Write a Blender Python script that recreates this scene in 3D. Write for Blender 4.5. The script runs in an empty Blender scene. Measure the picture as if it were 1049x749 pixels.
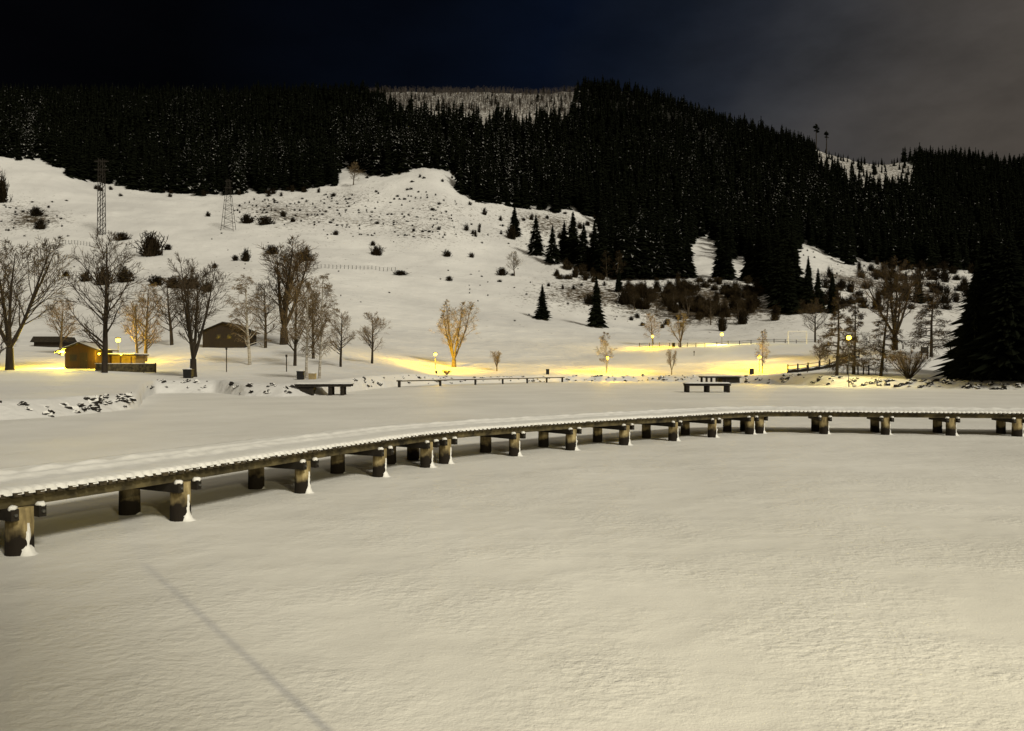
import bpy, bmesh, math, random
import numpy as np
from mathutils import Vector, Matrix, noise as mnoise

R = math.radians
C = bpy.context.scene.collection
scene = bpy.context.scene

# ------------------------------------------------------------------ camera
CAMH = 2.5
F = 800.0                      # focal length in photo pixels (1049 wide)
CX, CY = 524.5, 374.5
cam_d = bpy.data.cameras.new('camera')
cam = bpy.data.objects.new('camera', cam_d); C.objects.link(cam)
cam.location = (0, 0, CAMH); cam.rotation_euler = (R(90), 0, 0)
cam_d.sensor_width = 36; cam_d.lens = 36 * F / 1049
cam_d.clip_start = .1; cam_d.clip_end = 5000
scene.camera = cam

# ------------------------------------------------------------------ sky: night cloud lit from the valley town (right and behind)
world = bpy.data.worlds.new('World'); scene.world = world
world.use_nodes = True
nt = world.node_tree; nt.nodes.clear()
def wn(t, **k):
    n = nt.nodes.new(t)
    for a, b in k.items(): setattr(n, a, b)
    return n
tc = wn('ShaderNodeTexCoord'); sep = wn('ShaderNodeSeparateXYZ')
nt.links.new(tc.outputs['Generated'], sep.inputs[0])
at2 = wn('ShaderNodeMath', operation='ARCTAN2')      # azimuth, 0 straight ahead, + to the right
nt.links.new(sep.outputs[0], at2.inputs[0]); nt.links.new(sep.outputs[1], at2.inputs[1])
nz = wn('ShaderNodeTexNoise'); nz.inputs['Scale'].default_value = 2.2; nz.inputs['Detail'].default_value = 4
nt.links.new(tc.outputs['Generated'], nz.inputs['Vector'])
nzm = wn('ShaderNodeMath', operation='MULTIPLY_ADD'); nzm.inputs[1].default_value = .50; nzm.inputs[2].default_value = -.25
nt.links.new(nz.outputs['Fac'], nzm.inputs[0])
add = wn('ShaderNodeMath', operation='ADD')
nt.links.new(at2.outputs[0], add.inputs[0]); nt.links.new(nzm.outputs[0], add.inputs[1])
# the cloud bank is lower to the left: elevation shifts the edge
ev = wn('ShaderNodeMath', operation='MULTIPLY_ADD'); ev.inputs[1].default_value = -.45
nt.links.new(sep.outputs[2], ev.inputs[0]); nt.links.new(add.outputs[0], ev.inputs[2])
mr = wn('ShaderNodeMapRange'); mr.inputs['From Min'].default_value = -math.pi; mr.inputs['From Max'].default_value = math.pi
nt.links.new(ev.outputs[0], mr.inputs[0])
ramp = wn('ShaderNodeValToRGB'); cr = ramp.color_ramp
def az(d): return .5 + d / 360
stops = [(-170, (.20, .165, .11)), (-110, (.09, .08, .06)), (-55, (.0012, .0012, .0018)), (-30, (.0008, .001, .0016)), (-16, (.0014, .0024, .0050)),
         (-7, (.0022, .0042, .0105)), (1, (.0070, .0100, .0170)), (8, (.0165, .0195, .0270)), (14, (.036, .037, .041)), (22, (.058, .052, .047)), (34, (.080, .067, .054)), (110, (.12, .10, .07)), (170, (.20, .165, .11))]
cr.elements[0].position = az(stops[0][0]); cr.elements[0].color = (*stops[0][1], 1)
cr.elements[1].position = az(stops[-1][0]); cr.elements[1].color = (*stops[-1][1], 1)
for d, c in stops[1:-1]:
    e = cr.elements.new(az(d)); e.color = (*c, 1)
nt.links.new(mr.outputs[0], ramp.inputs[0])
zr = wn('ShaderNodeMapRange', interpolation_type='SMOOTHSTEP'); zr.inputs['From Min'].default_value = .50; zr.inputs['From Max'].default_value = .95
nt.links.new(sep.outputs[2], zr.inputs[0])
zm = wn('ShaderNodeMix', data_type='RGBA'); zm.inputs['B'].default_value = (.27, .245, .20, 1)
nt.links.new(zr.outputs[0], zm.inputs['Factor']); nt.links.new(ramp.outputs[0], zm.inputs['A'])
n5 = wn('ShaderNodeTexNoise'); n5.inputs['Scale'].default_value = 5; n5.inputs['Detail'].default_value = 6; n5.inputs['Roughness'].default_value = .6
mp5 = wn('ShaderNodeMapping'); mp5.inputs['Scale'].default_value = (1, 1, 2.2); nt.links.new(tc.outputs['Generated'], mp5.inputs[0]); nt.links.new(mp5.outputs[0], n5.inputs['Vector'])
mr5 = wn('ShaderNodeMapRange'); mr5.inputs['From Min'].default_value = .3; mr5.inputs['From Max'].default_value = .7; mr5.inputs['To Min'].default_value = .72; mr5.inputs['To Max'].default_value = 1.25; nt.links.new(n5.outputs['Fac'], mr5.inputs[0])
mu5 = wn('ShaderNodeVectorMath', operation='SCALE'); nt.links.new(ramp.outputs[0], mu5.inputs[0]); nt.links.new(mr5.outputs[0], mu5.inputs['Scale']); nt.links.new(mu5.outputs[0], zm.inputs['A'])
bg = wn('ShaderNodeBackground'); bg.inputs['Strength'].default_value = 1.0
nt.links.new(zm.outputs['Result'], bg.inputs['Color'])
wo = wn('ShaderNodeOutputWorld'); nt.links.new(bg.outputs[0], wo.inputs[0])

# ------------------------------------------------------------------ key light (moon through thin cloud, behind and right of the viewer)
SUN_EL = R(36)
sd = bpy.data.lights.new('moonlight', 'SUN'); sd.energy = 2.3; sd.angle = R(11); sd.color = (1, .945, .80)
sun = bpy.data.objects.new('moonlight', sd); C.objects.link(sun)
trav = Vector((-.62 * math.cos(SUN_EL), .785 * math.cos(SUN_EL), -math.sin(SUN_EL)))
sun.rotation_euler = trav.to_track_quat('-Z', 'Y').to_euler(); sun.location = (40, -60, 80)
scene.view_settings.view_transform = 'Standard'; scene.view_settings.look = 'None'
scene.view_settings.exposure = 0; scene.view_settings.gamma = 1
scene.view_settings.use_curve_mapping = False
scene.cycles.use_denoising = True
scene.cycles.max_bounces = 6; scene.cycles.diffuse_bounces = 3; scene.cycles.sample_clamp_indirect = 4

# ------------------------------------------------------------------ materials
def node_mat(name, base, rough=.8, spec=.3):
    m = bpy.data.materials.new(name); m.use_nodes = True
    b = m.node_tree.nodes['Principled BSDF']
    b.inputs['Base Color'].default_value = (*base, 1); b.inputs['Roughness'].default_value = rough
    b.inputs['Specular IOR Level'].default_value = spec
    return m, m.node_tree, b
def noise_node(t, scale, detail=4, rough=.55, coord='Object', vscale=None):
    tcn = t.nodes.new('ShaderNodeTexCoord'); n = t.nodes.new('ShaderNodeTexNoise')
    n.inputs['Scale'].default_value = scale; n.inputs['Detail'].default_value = detail; n.inputs['Roughness'].default_value = rough
    if vscale:
        mp = t.nodes.new('ShaderNodeMapping'); mp.inputs['Scale'].default_value = vscale
        t.links.new(tcn.outputs[coord], mp.inputs[0]); t.links.new(mp.outputs[0], n.inputs['Vector'])
    else: t.links.new(tcn.outputs[coord], n.inputs['Vector'])
    return n
def ramp_node(t, src, stops):
    r = t.nodes.new('ShaderNodeValToRGB'); c = r.color_ramp
    c.elements[0].position = stops[0][0]; c.elements[0].color = (*stops[0][1], 1)
    c.elements[1].position = stops[-1][0]; c.elements[1].color = (*stops[-1][1], 1)
    for p, col in stops[1:-1]:
        e = c.elements.new(p); e.color = (*col, 1)
    t.links.new(src, r.inputs[0]); return r
def bump(t, b, src, strength, dist, prev=None):
    n = t.nodes.new('ShaderNodeBump'); n.inputs['Strength'].default_value = strength; n.inputs['Distance'].default_value = dist
    t.links.new(src, n.inputs['Height'])
    if prev: t.links.new(prev.outputs[0], n.inputs['Normal'])
    t.links.new(n.outputs[0], b.inputs['Normal']); return n
def noisy(name, c1, c2, scale, rough=.85, b_s=.4, b_d=.01, vscale=None, detail=5, spec=.25, coord='Object'):
    m, t, b = node_mat(name, c1, rough, spec)
    n = noise_node(t, scale, detail, vscale=vscale, coord=coord)
    r = ramp_node(t, n.outputs['Fac'], [(.32, c1), (.68, c2)])
    t.links.new(r.outputs[0], b.inputs['Base Color'])
    if b_s: bump(t, b, n.outputs['Fac'], b_s, b_d)
    return m

M = {}
# lake snow: wind-ripple bumps, stronger in patches
m, t, b = node_mat('lake_snow', (.80, .785, .74), .7, .25)
n1 = noise_node(t, 9, 4, .55, vscale=(1, 1.25, 1)); n2 = noise_node(t, .45, 3); n3 = noise_node(t, 42, 3, .6); n4 = noise_node(t, 1.4, 3, .5)
pm = ramp_node(t, n2.outputs['Fac'], [(.40, (.12,) * 3), (.60, (1,) * 3)])
mu = t.nodes.new('ShaderNodeMath'); mu.operation = 'MULTIPLY'
t.links.new(n1.outputs['Fac'], mu.inputs[0]); t.links.new(pm.outputs[0], mu.inputs[1])
bb = bump(t, b, n2.outputs['Fac'], .6, .12); bb = bump(t, b, n4.outputs['Fac'], .5, .025, bb); bb = bump(t, b, mu.outputs[0], .9, .030, bb); bump(t, b, n3.outputs['Fac'], .6, .007, bb)
cn = noise_node(t, .16, 4); rr = ramp_node(t, cn.outputs['Fac'], [(.3, (.70, .685, .64)), (.7, (.83, .815, .77))])
t.links.new(rr.outputs[0], b.inputs['Base Color'])
M['lake'] = m
M['snow'] = noisy('snow', (.76, .75, .71), (.84, .83, .80), 5, .7, .5, .03)
# terrain: snow, scrub showing through, forest floor
m, t, b = node_mat('hill_cover', (.8, .8, .78), .8, .2)
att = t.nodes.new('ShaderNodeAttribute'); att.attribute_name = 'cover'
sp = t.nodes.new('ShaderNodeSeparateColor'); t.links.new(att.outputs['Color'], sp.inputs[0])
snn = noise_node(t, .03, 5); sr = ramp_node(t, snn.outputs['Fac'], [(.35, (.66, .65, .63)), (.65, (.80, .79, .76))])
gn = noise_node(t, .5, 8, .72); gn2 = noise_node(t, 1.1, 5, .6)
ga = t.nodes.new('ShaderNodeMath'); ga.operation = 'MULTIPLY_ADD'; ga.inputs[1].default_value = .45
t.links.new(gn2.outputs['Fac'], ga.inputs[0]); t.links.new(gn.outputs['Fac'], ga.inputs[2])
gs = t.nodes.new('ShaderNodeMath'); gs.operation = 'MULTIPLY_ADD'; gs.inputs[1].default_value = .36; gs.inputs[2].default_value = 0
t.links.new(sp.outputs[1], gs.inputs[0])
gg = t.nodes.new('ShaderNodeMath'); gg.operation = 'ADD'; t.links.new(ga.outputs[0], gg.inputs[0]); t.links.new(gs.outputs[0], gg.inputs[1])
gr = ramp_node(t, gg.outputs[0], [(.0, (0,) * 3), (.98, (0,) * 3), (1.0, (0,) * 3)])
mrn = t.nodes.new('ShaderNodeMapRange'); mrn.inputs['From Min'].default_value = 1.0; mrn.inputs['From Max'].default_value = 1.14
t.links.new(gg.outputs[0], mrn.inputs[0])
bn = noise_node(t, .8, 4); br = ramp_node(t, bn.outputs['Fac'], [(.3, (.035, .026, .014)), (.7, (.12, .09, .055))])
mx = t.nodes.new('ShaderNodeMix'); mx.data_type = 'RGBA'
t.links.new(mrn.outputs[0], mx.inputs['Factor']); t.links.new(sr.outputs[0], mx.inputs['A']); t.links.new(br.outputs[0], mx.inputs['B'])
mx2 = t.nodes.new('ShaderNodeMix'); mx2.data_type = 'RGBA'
t.links.new(sp.outputs[0], mx2.inputs['Factor']); t.links.new(mx.outputs['Result'], mx2.inputs['A']); mx2.inputs['B'].default_value = (.012, .012, .008, 1)  # forest floor: needle litter with the shade under the trees painted in
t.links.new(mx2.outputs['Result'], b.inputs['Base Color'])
tb1 = noise_node(t, .25, 5, .55); tb2 = noise_node(t, 1.6, 4)
bb = bump(t, b, tb1.outputs['Fac'], .6, .8); bump(t, b, tb2.outputs['Fac'], .5, .12, bb)
M['hill'] = m
M['spruce'] = noisy('spruce_needles', (.0042, .0050, .0030), (.0105, .0122, .0070), .9, 1.0, 0, spec=0)
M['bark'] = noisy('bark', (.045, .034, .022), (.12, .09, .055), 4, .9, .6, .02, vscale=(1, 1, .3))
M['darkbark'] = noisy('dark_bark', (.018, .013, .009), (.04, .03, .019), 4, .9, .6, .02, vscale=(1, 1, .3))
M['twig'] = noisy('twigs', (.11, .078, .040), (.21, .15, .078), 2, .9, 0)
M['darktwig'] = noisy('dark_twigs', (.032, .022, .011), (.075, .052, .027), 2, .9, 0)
M['littwig'] = noisy('lit_golden_twigs', (.13, .10, .055), (.22, .17, .10), 2, .9, 0)  # twig brown with the gold of the lamplight put into the colour
M['scrub'] = noisy('scrub_twigs', (.010, .008, .005), (.035, .026, .015), 1, 1.0, 0, spec=0)
M['birch'] = noisy('birch_bark', (.18, .15, .11), (.55, .52, .45), 2.2, .8, .3, .01, vscale=(1, 1, 2.5))
M['thicket'] = noisy('thicket_twigs', (.012, .009, .006), (.075, .055, .03), .35, 1.0, 0, spec=0)
M['greytwig'] = noisy('grey_twigs', (.05, .042, .035), (.12, .10, .085), .05, .9, 0)
M['frost'] = noisy('snow_dusted_needles', (.09, .09, .082), (.50, .49, .46), .7, .8, 0)
M['rock'] = noisy('rock', (.008, .007, .006), (.04, .034, .028), 2.5, .85, .8, .05)
M['plank'] = noisy('weathered_planks', (.025, .020, .012), (.08, .062, .035), 7, .85, .6, .01, vscale=(1, 1, 1))
M['beam'] = noisy('weathered_beam', (.022, .018, .010), (.13, .105, .05), 3.2, .85, .7, .015, detail=7)
M['dark_wood'] = noisy('dark_wood', (.010, .008, .006), (.03, .024, .016), 4, .8, .4, .01)
M['steel'] = noisy('galvanised_steel', (.05, .05, .045), (.11, .105, .09), 9, .5, .2, .005)
M['black'] = noisy('black_plastic', (.008, .008, .008), (.018, .017, .016), 6, .6, .2, .005)
M['tan'] = noisy('tan_paint', (.25, .19, .09), (.34, .27, .14), 4, .6, .2, .005)
M['hutwood'] = noisy('hut_boards', (.022, .011, .004), (.055, .027, .010), 3, .8, .5, .02, vscale=(4, 4, .25))
M['cabinwood'] = noisy('cabin_boards', (.012, .009, .007), (.028, .02, .014), 3, .8, .5, .02, vscale=(4, 4, .25))
M['yellowwall'] = noisy('ochre_wall', (.20, .13, .04), (.28, .19, .06), 2, .8, .2, .01)
M['white'] = noisy('white_paint', (.7, .7, .66), (.8, .8, .77), 8, .5, .1, .003)
M['glass'], _, _ = node_mat('window_glass', (.02, .02, .022), .12, .6)
# post: pale dry top, dark wet foot (waterline stain, ragged)
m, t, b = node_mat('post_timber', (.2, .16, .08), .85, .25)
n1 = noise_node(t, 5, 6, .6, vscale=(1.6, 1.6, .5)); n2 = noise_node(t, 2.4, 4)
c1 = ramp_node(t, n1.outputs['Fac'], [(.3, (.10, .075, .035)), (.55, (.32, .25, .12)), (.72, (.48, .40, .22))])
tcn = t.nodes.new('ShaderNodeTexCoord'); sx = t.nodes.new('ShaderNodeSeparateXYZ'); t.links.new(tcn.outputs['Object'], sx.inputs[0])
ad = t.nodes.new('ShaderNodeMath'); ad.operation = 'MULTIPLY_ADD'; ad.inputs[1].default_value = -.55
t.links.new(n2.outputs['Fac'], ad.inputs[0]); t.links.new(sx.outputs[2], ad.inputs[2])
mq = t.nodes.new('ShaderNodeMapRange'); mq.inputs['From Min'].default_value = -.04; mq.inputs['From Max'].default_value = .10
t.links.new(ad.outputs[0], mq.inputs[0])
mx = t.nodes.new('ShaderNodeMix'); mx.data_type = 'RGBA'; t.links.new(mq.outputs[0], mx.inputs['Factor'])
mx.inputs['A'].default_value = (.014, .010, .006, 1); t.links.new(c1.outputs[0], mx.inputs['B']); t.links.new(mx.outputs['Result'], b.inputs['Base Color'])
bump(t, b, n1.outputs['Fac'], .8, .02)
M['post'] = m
def emit(name, col, s):
    m = bpy.data.materials.new(name); m.use_nodes = True
    b = m.node_tree.nodes['Principled BSDF']; b.inputs['Base Color'].default_value = (.8, .7, .4, 1)
    b.inputs['Emission Color'].default_value = (*col, 1); b.inputs['Emission Strength'].default_value = s
    return m
M['lamp'] = emit('lamp_globe', (1, .62, .035), 11)

# ------------------------------------------------------------------ mesh helpers
class MB:
    def __init__(s): s.v = []; s.f = []; s.m = []
    def face(s, idx, mi=0): s.f.append(idx); s.m.append(mi)
    def box(s, c, d, rz=0, mi=0, taper=1, ry=0):
        o = len(s.v); ca, sa = math.cos(rz), math.sin(rz)
        for z in (-.5, .5):
            k = taper if z > 0 else 1
            for x, y in ((-.5, -.5), (.5, -.5), (.5, .5), (-.5, .5)):
                X, Y, Z = x * d[0] * k, y * d[1] * k, z * d[2]
                if ry: X, Z = X * math.cos(ry) + Z * math.sin(ry), -X * math.sin(ry) + Z * math.cos(ry)
                s.v.append((c[0] + X * ca - Y * sa, c[1] + X * sa + Y * ca, c[2] + Z))
        for q in ((3, 2, 1, 0), (4, 5, 6, 7), (0, 1, 5, 4), (1, 2, 6, 5), (2, 3, 7, 6), (3, 0, 4, 7)):
            s.face([o + i for i in q], mi)
    def tube(s, pts, rad, n=6, mi=0, cap=False):
        o = len(s.v); pts = [Vector(p) for p in pts]
        for i, p in enumerate(pts):
            d = (pts[min(i + 1, len(pts) - 1)] - pts[max(i - 1, 0)])
            if d.length < 1e-6: d = Vector((0, 0, 1))
            d.normalize(); a = d.orthogonal().normalized() if abs(d.z) < .95 else d.cross(Vector((0, 1, 0))).normalized()
            b_ = d.cross(a); r = rad[i] if hasattr(rad, '__len__') else rad
            for k in range(n):
                th = 2 * math.pi * k / n
                s.v.append(tuple(p + a * (r * math.cos(th)) + b_ * (r * math.sin(th))))
        for i in range(len(pts) - 1):
            for k in range(n):
                a0 = o + i * n + k; a1 = o + i * n + (k + 1) % n
                s.face([a0, a1, a1 + n, a0 + n], mi)
        if cap:
            s.face([o + k for k in range(n)][::-1], mi); s.face([o + (len(pts) - 1) * n + k for k in range(n)], mi)
    def poly(s, ring_a, ring_b, mi=0):     # prism between two rings
        o = len(s.v); n = len(ring_a); s.v += [tuple(p) for p in ring_a] + [tuple(p) for p in ring_b]
        s.face([o + i for i in range(n)][::-1], mi); s.face([o + n + i for i in range(n)], mi)
        for i in range(n):
            j = (i + 1) % n; s.face([o + i, o + j, o + n + j, o + n + i], mi)
    def ball(s, c, r, seed=0, jag=.0, sub=1, squash=(1, 1, 1), mi=0):
        bm = bmesh.new(); bmesh.ops.create_icosphere(bm, subdivisions=sub, radius=1); o = len(s.v)
        for v in bm.verts:
            k = 1 + jag * mnoise.noise(v.co * 1.7 + Vector((seed * 3.1, seed * 1.7, 0)))
            s.v.append((c[0] + v.co.x * r * squash[0] * k, c[1] + v.co.y * r * squash[1] * k, c[2] + v.co.z * r * squash[2] * k))
        for f in bm.faces: s.face([o + v.index for v in f.verts], mi)
        bm.free()
    def mesh(s, name, mats, smooth=False):
        me = bpy.data.meshes.new(name); me.from_pydata(s.v, [], s.f)
        for m in (mats if isinstance(mats, (list, tuple)) else [mats]): me.materials.append(m)
        if any(s.m): me.polygons.foreach_set('material_index', s.m)
        if smooth: me.polygons.foreach_set('use_smooth', [True] * len(me.polygons))
        me.update(); return me
    def build(s, name, mats, parent=None, smooth=False):
        return link(name, s.mesh(name, mats, smooth), parent)
def link(name, data, parent=None, loc=None, rz=0):
    o = bpy.data.objects.new(name, data); C.objects.link(o)
    if parent is not None: o.parent = parent
    if loc is not None: o.location = loc
    if rz: o.rotation_euler.z = rz
    return o
def tag(o, label=None, cat=None, group=None, kind=None):
    if label: o['label'] = label
    if cat: o['category'] = cat
    if group: o['group'] = group
    if kind: o['kind'] = kind
    return o
def empty(name, loc, label, cat, group=None, rz=0):
    o = link(name, None, None, loc, rz); return tag(o, label, cat, group)
def bevel(o, w, seg=1):
    md = o.modifiers.new('bevel', 'BEVEL'); md.width = w; md.segments = seg; md.limit_method = 'ANGLE'
def copy_tree(o, parent=None):
    c = o.copy(); C.objects.link(c); c.parent = parent
    for ch in list(o.children): copy_tree(ch, c)
    return c
def big_mesh(name, V, Fq, mi, mats):
    me = bpy.data.meshes.new(name)
    nv, nf, k = len(V), len(Fq), Fq.shape[1]
    me.vertices.add(nv); me.vertices.foreach_set('co', V.astype(np.float32).ravel())
    me.loops.add(nf * k); me.loops.foreach_set('vertex_index', Fq.astype(np.int32).ravel())
    me.polygons.add(nf); me.polygons.foreach_set('loop_start', np.arange(0, nf * k, k, dtype=np.int32))
    try: me.polygons.foreach_set('loop_total', np.full(nf, k, dtype=np.int32))
    except Exception: pass
    for m in mats: me.materials.append(m)
    if mi is not None: me.polygons.foreach_set('material_index', mi.astype(np.int32))
    me.update(calc_edges=True); return me

# ------------------------------------------------------------------ terrain heights from surveyed profiles: {distance: [(bearing px, elevation px)...]}
ROWS = {
 25: [(0, 430), (1350, 430)],
 45: [(-300, 406), (0, 404), (150, 404), (1350, 404)],
 60: [(-300, 392), (0, 391), (150, 394), (300, 396), (1350, 396)],
 75: [(-300, 385), (0, 384), (100, 386), (200, 389), (320, 389), (450, 388), (900, 392), (1350, 392)],
 90: [(-300, 379), (0, 378), (100, 379.5), (200, 382), (320, 382), (450, 387), (900, 389), (1050, 389), (1350, 389)],
 105: [(0, 370), (58, 371), (100, 375), (200, 375), (320, 374), (400, 379), (450, 386), (780, 386), (850, 381), (900, 380), (950, 378), (1050, 386), (1350, 386)],
 120: [(0, 361), (58, 362.5), (100, 366), (200, 362), (320, 364), (400, 372), (450, 385), (600, 386), (780, 385), (850, 374), (900, 361), (950, 360), (1050, 378), (1350, 380)],
 130: [(0, 356), (58, 357.5), (100, 360), (200, 355), (320, 354), (400, 368), (450, 380), (600, 382), (700, 382), (780, 382), (830, 377), (900, 358), (950, 357), (1050, 370), (1350, 372)],
 145: [(0, 352), (150, 350), (200, 347), (320, 348), (400, 362), (450, 369), (600, 373), (700, 369), (780, 365), (850, 360), (900, 355), (1050, 362), (1350, 364)],
 165: [(0, 342), (150, 340), (300, 340), (400, 354), (450, 359), (600, 365), (700, 356), (780, 354), (850, 353), (900, 352), (1050, 356), (1350, 358)],
 200: [(0, 322), (150, 320), (300, 322), (450, 341), (550, 347), (600, 351), (700, 351), (780, 350), (900, 348), (1050, 350), (1350, 352)],
 260: [(0, 290), (150, 287), (300, 290), (450, 312), (550, 325), (600, 330), (660, 336), (750, 331), (820, 322), (900, 325), (1050, 330), (1350, 335)],
 330: [(0, 252), (150, 247), (300, 255), (450, 272), (527, 284), (600, 290), (680, 289), (750, 288), (820, 290), (900, 300), (1050, 305), (1350, 310)],
 420: [(0, 205), (150, 214), (300, 218), (450, 222), (527, 240), (600, 246), (680, 268), (750, 265), (850, 272), (900, 280), (1050, 288), (1350, 295)],
 500: [(-300, 130), (0, 163), (60, 168), (90, 188), (150, 197), (210, 201), (345, 192), (400, 180), (450, 174), (480, 200), (527, 212), (600, 222), (700, 246), (820, 250), (870, 270), (1050, 278), (1350, 288)],
 620: [(-300, 110), (0, 148), (150, 165), (300, 162), (400, 158), (500, 165), (600, 172), (700, 196), (800, 212), (900, 230), (1050, 240), (1350, 255)],
 760: [(-300, 100), (0, 128), (150, 135), (300, 130), (400, 128), (500, 132), (600, 140), (700, 160), (800, 178), (900, 198), (1050, 205), (1350, 225)],
 900: [(-300, 90), (0, 110), (200, 112), (300, 108), (380, 107), (500, 112), (600, 112), (700, 130), (800, 152), (900, 177), (1050, 184), (1350, 205)],
 1030: [(-300, 80), (0, 97), (200, 97), (330, 97), (375, 91), (470, 90), (578, 92), (606, 85), (640, 87), (700, 109), (760, 131), (800, 140), (850, 160), (900, 170), (940, 161), (1000, 163), (1050, 169), (1350, 190)],
 1250: [(-300, 110), (0, 125), (600, 125), (1050, 200), (1350, 220)],
}
SHORE = [(-300, 27), (0, 35), (50, 37), (95, 40), (130, 43.5), (142, 46), (149, 60), (160, 70), (220, 71), (250, 63.5), (290, 62), (330, 66), (370, 78), (410, 94), (450, 104), (515, 113), (575, 121), (650, 122),
         (760, 113), (800, 104), (850, 94), (900, 89), (1000, 81), (1050, 78), (1350, 70)]
PXS = np.arange(-300, 1351, 3.0)
YS = np.concatenate([np.arange(26, 140, .8), 140 * 1.012 ** np.arange(0, 184)])
YS = YS[YS <= 1250]
ky = np.array(sorted(ROWS)); tabz = []
for Y in ky:
    p = np.array(ROWS[int(Y)]); py = np.interp(PXS, p[:, 0], p[:, 1])
    tabz.append(CAMH + (CY - py) / F * Y)
tabz = np.array(tabz)
H = np.empty((len(YS), len(PXS)))
for j in range(len(PXS)): H[:, j] = np.interp(YS, ky, tabz[:, j])
def smooth(A, s, ax):
    n = int(3 * s); k = np.exp(-.5 * (np.arange(-n, n + 1) / s) ** 2); k /= k.sum()
    P = np.pad(A, [(n, n) if i == ax else (0, 0) for i in (0, 1)], mode='edge')
    return np.apply_along_axis(lambda v: np.convolve(v, k, mode='valid'), ax, P)
H = smooth(smooth(H, 4.5, 1), 3.0, 0)
SH = np.interp(PXS, [p[0] for p in SHORE], [p[1] for p in SHORE])
XX = (PXS[None, :] - CX) / F * YS[:, None]; YY = np.repeat(YS[:, None], len(PXS), 1)
NZ = np.empty_like(H); NB = np.empty_like(H)
for i in range(H.shape[0]):
    for j in range(H.shape[1]):
        x, y = XX[i, j], YY[i, j]
        NZ[i, j] = mnoise.noise((x / 9, y / 9, 0)) * .5 + mnoise.noise((x / 3.1, y / 3.1, 5)) * .22
        NB[i, j] = mnoise.noise((x / 45, y / 45, 3)) + .4 * mnoise.noise((x / 14, y / 14, 9))
amp = np.interp(YS, [26, 60, 130, 300, 600, 1250], [.15, .22, .4, 1.2, 3, 4])[:, None]
H = H + NZ * amp + NB * amp * .8 * (YS[:, None] > 170)
T = YY - (SH[None, :] + NZ * 1.6)
ss = np.clip(T / 3.2, 0, 1); ss = ss * ss * (3 - 2 * ss)
H = np.where(T <= 0, -.35, -.1 + (H + .1) * ss)
def hgt(px, Y):
    i = np.clip(np.interp(Y, YS, np.arange(len(YS))), 0, len(YS) - 1.001); j = np.clip((px - PXS[0]) / 3.0, 0, len(PXS) - 1.001)
    i0, j0 = int(i), int(j); a, b_ = i - i0, j - j0
    return (H[i0, j0] * (1 - a) * (1 - b_) + H[i0 + 1, j0] * a * (1 - b_) + H[i0, j0 + 1] * (1 - a) * b_ + H[i0 + 1, j0 + 1] * a * b_)
def at(px, Y, dz=0): return Vector(((px - CX) / F * Y, Y, hgt(px, Y) + dz))
def hit(px, py, y0=60):
    jf = (px - PXS[0]) / 3.0; j0 = int(jf); col = H[:, j0] * (1 - (jf - j0)) + H[:, min(j0 + 1, H.shape[1] - 1)] * (jf - j0)
    ty = CY - (col - CAMH) / YS * F
    for i in range(len(YS)):
        if YS[i] > y0 and ty[i] <= py: return float(YS[i])
    return 1000.0
def proj(x, y, z): return CX + x / y * F, CY - (z - CAMH) / y * F

EDGE = np.array([(-300, 160), (0, 163), (50, 166), (75, 183), (150, 197), (210, 201), (300, 197), (345, 192), (352, 168), (362, 176), (400, 181), (430, 172), (468, 178), (471, 203), (527, 213), (567, 219), (583, 216), (612, 225), (620, 258),
                 (640, 266), (704, 268), (711, 244), (735, 248), (738, 268), (749, 268), (752, 262), (763, 264), (766, 274), (814, 278), (818, 250), (847, 261), (871, 272), (878, 266), (897, 270), (930, 276), (996, 277), (1050, 280), (1350, 285)])
def edge(px): return np.interp(px, EDGE[:, 0], EDGE[:, 1])
def clearing(px, py):     # logged tops and the snowy gap on the right-hand ridge
    w = 7 * np.sin(py / 3.1) + 5 * np.sin(py / 1.3 + px / 9)
    v = 3 * np.sin(px / 7.0) + 2 * np.sin(px / 2.7)
    c1 = ((px > 366) & (px + w < 592) & (py < v + np.interp(px, [366, 385, 417, 460, 540, 580, 600], [93, 103, 122, 128, 131, 128, 104])))
    c2 = ((px > 835) & (px < 938) & (py > v * .6 + np.interp(px, [835, 867, 935], [151, 157, 168])) & (py < v + np.interp(px, [835, 867, 910, 938], [170, 190, 206, 190])))
    return c1, c2
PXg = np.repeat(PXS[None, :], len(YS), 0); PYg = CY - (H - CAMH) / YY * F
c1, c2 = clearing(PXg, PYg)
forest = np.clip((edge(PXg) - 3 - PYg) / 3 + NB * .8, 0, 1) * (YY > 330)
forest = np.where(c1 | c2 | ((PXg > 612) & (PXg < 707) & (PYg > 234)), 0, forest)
def blob(cx, cy, rx, ry): return np.exp(-(((PXg - cx) / rx) ** 2 + ((PYg - cy) / ry) ** 2))
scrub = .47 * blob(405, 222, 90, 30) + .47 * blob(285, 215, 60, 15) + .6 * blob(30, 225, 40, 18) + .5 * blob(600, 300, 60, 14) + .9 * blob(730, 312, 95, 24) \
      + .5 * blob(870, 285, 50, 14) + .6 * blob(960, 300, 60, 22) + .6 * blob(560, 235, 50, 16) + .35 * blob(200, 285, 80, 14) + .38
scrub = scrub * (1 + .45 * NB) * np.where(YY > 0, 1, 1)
scrub = np.where(c1, 1.05, scrub); scrub = np.where(c2, 1.0, scrub)  # logged top: brush brown thickened to paint in its dimmer light
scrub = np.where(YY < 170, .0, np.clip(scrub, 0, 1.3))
ni, nj = H.shape
V = np.stack([XX, YY, H], -1).reshape(-1, 3)
idx = np.arange(ni * nj).reshape(ni, nj)
Fq = np.stack([idx[:-1, :-1], idx[:-1, 1:], idx[1:, 1:], idx[1:, :-1]], -1).reshape(-1, 4)
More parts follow.
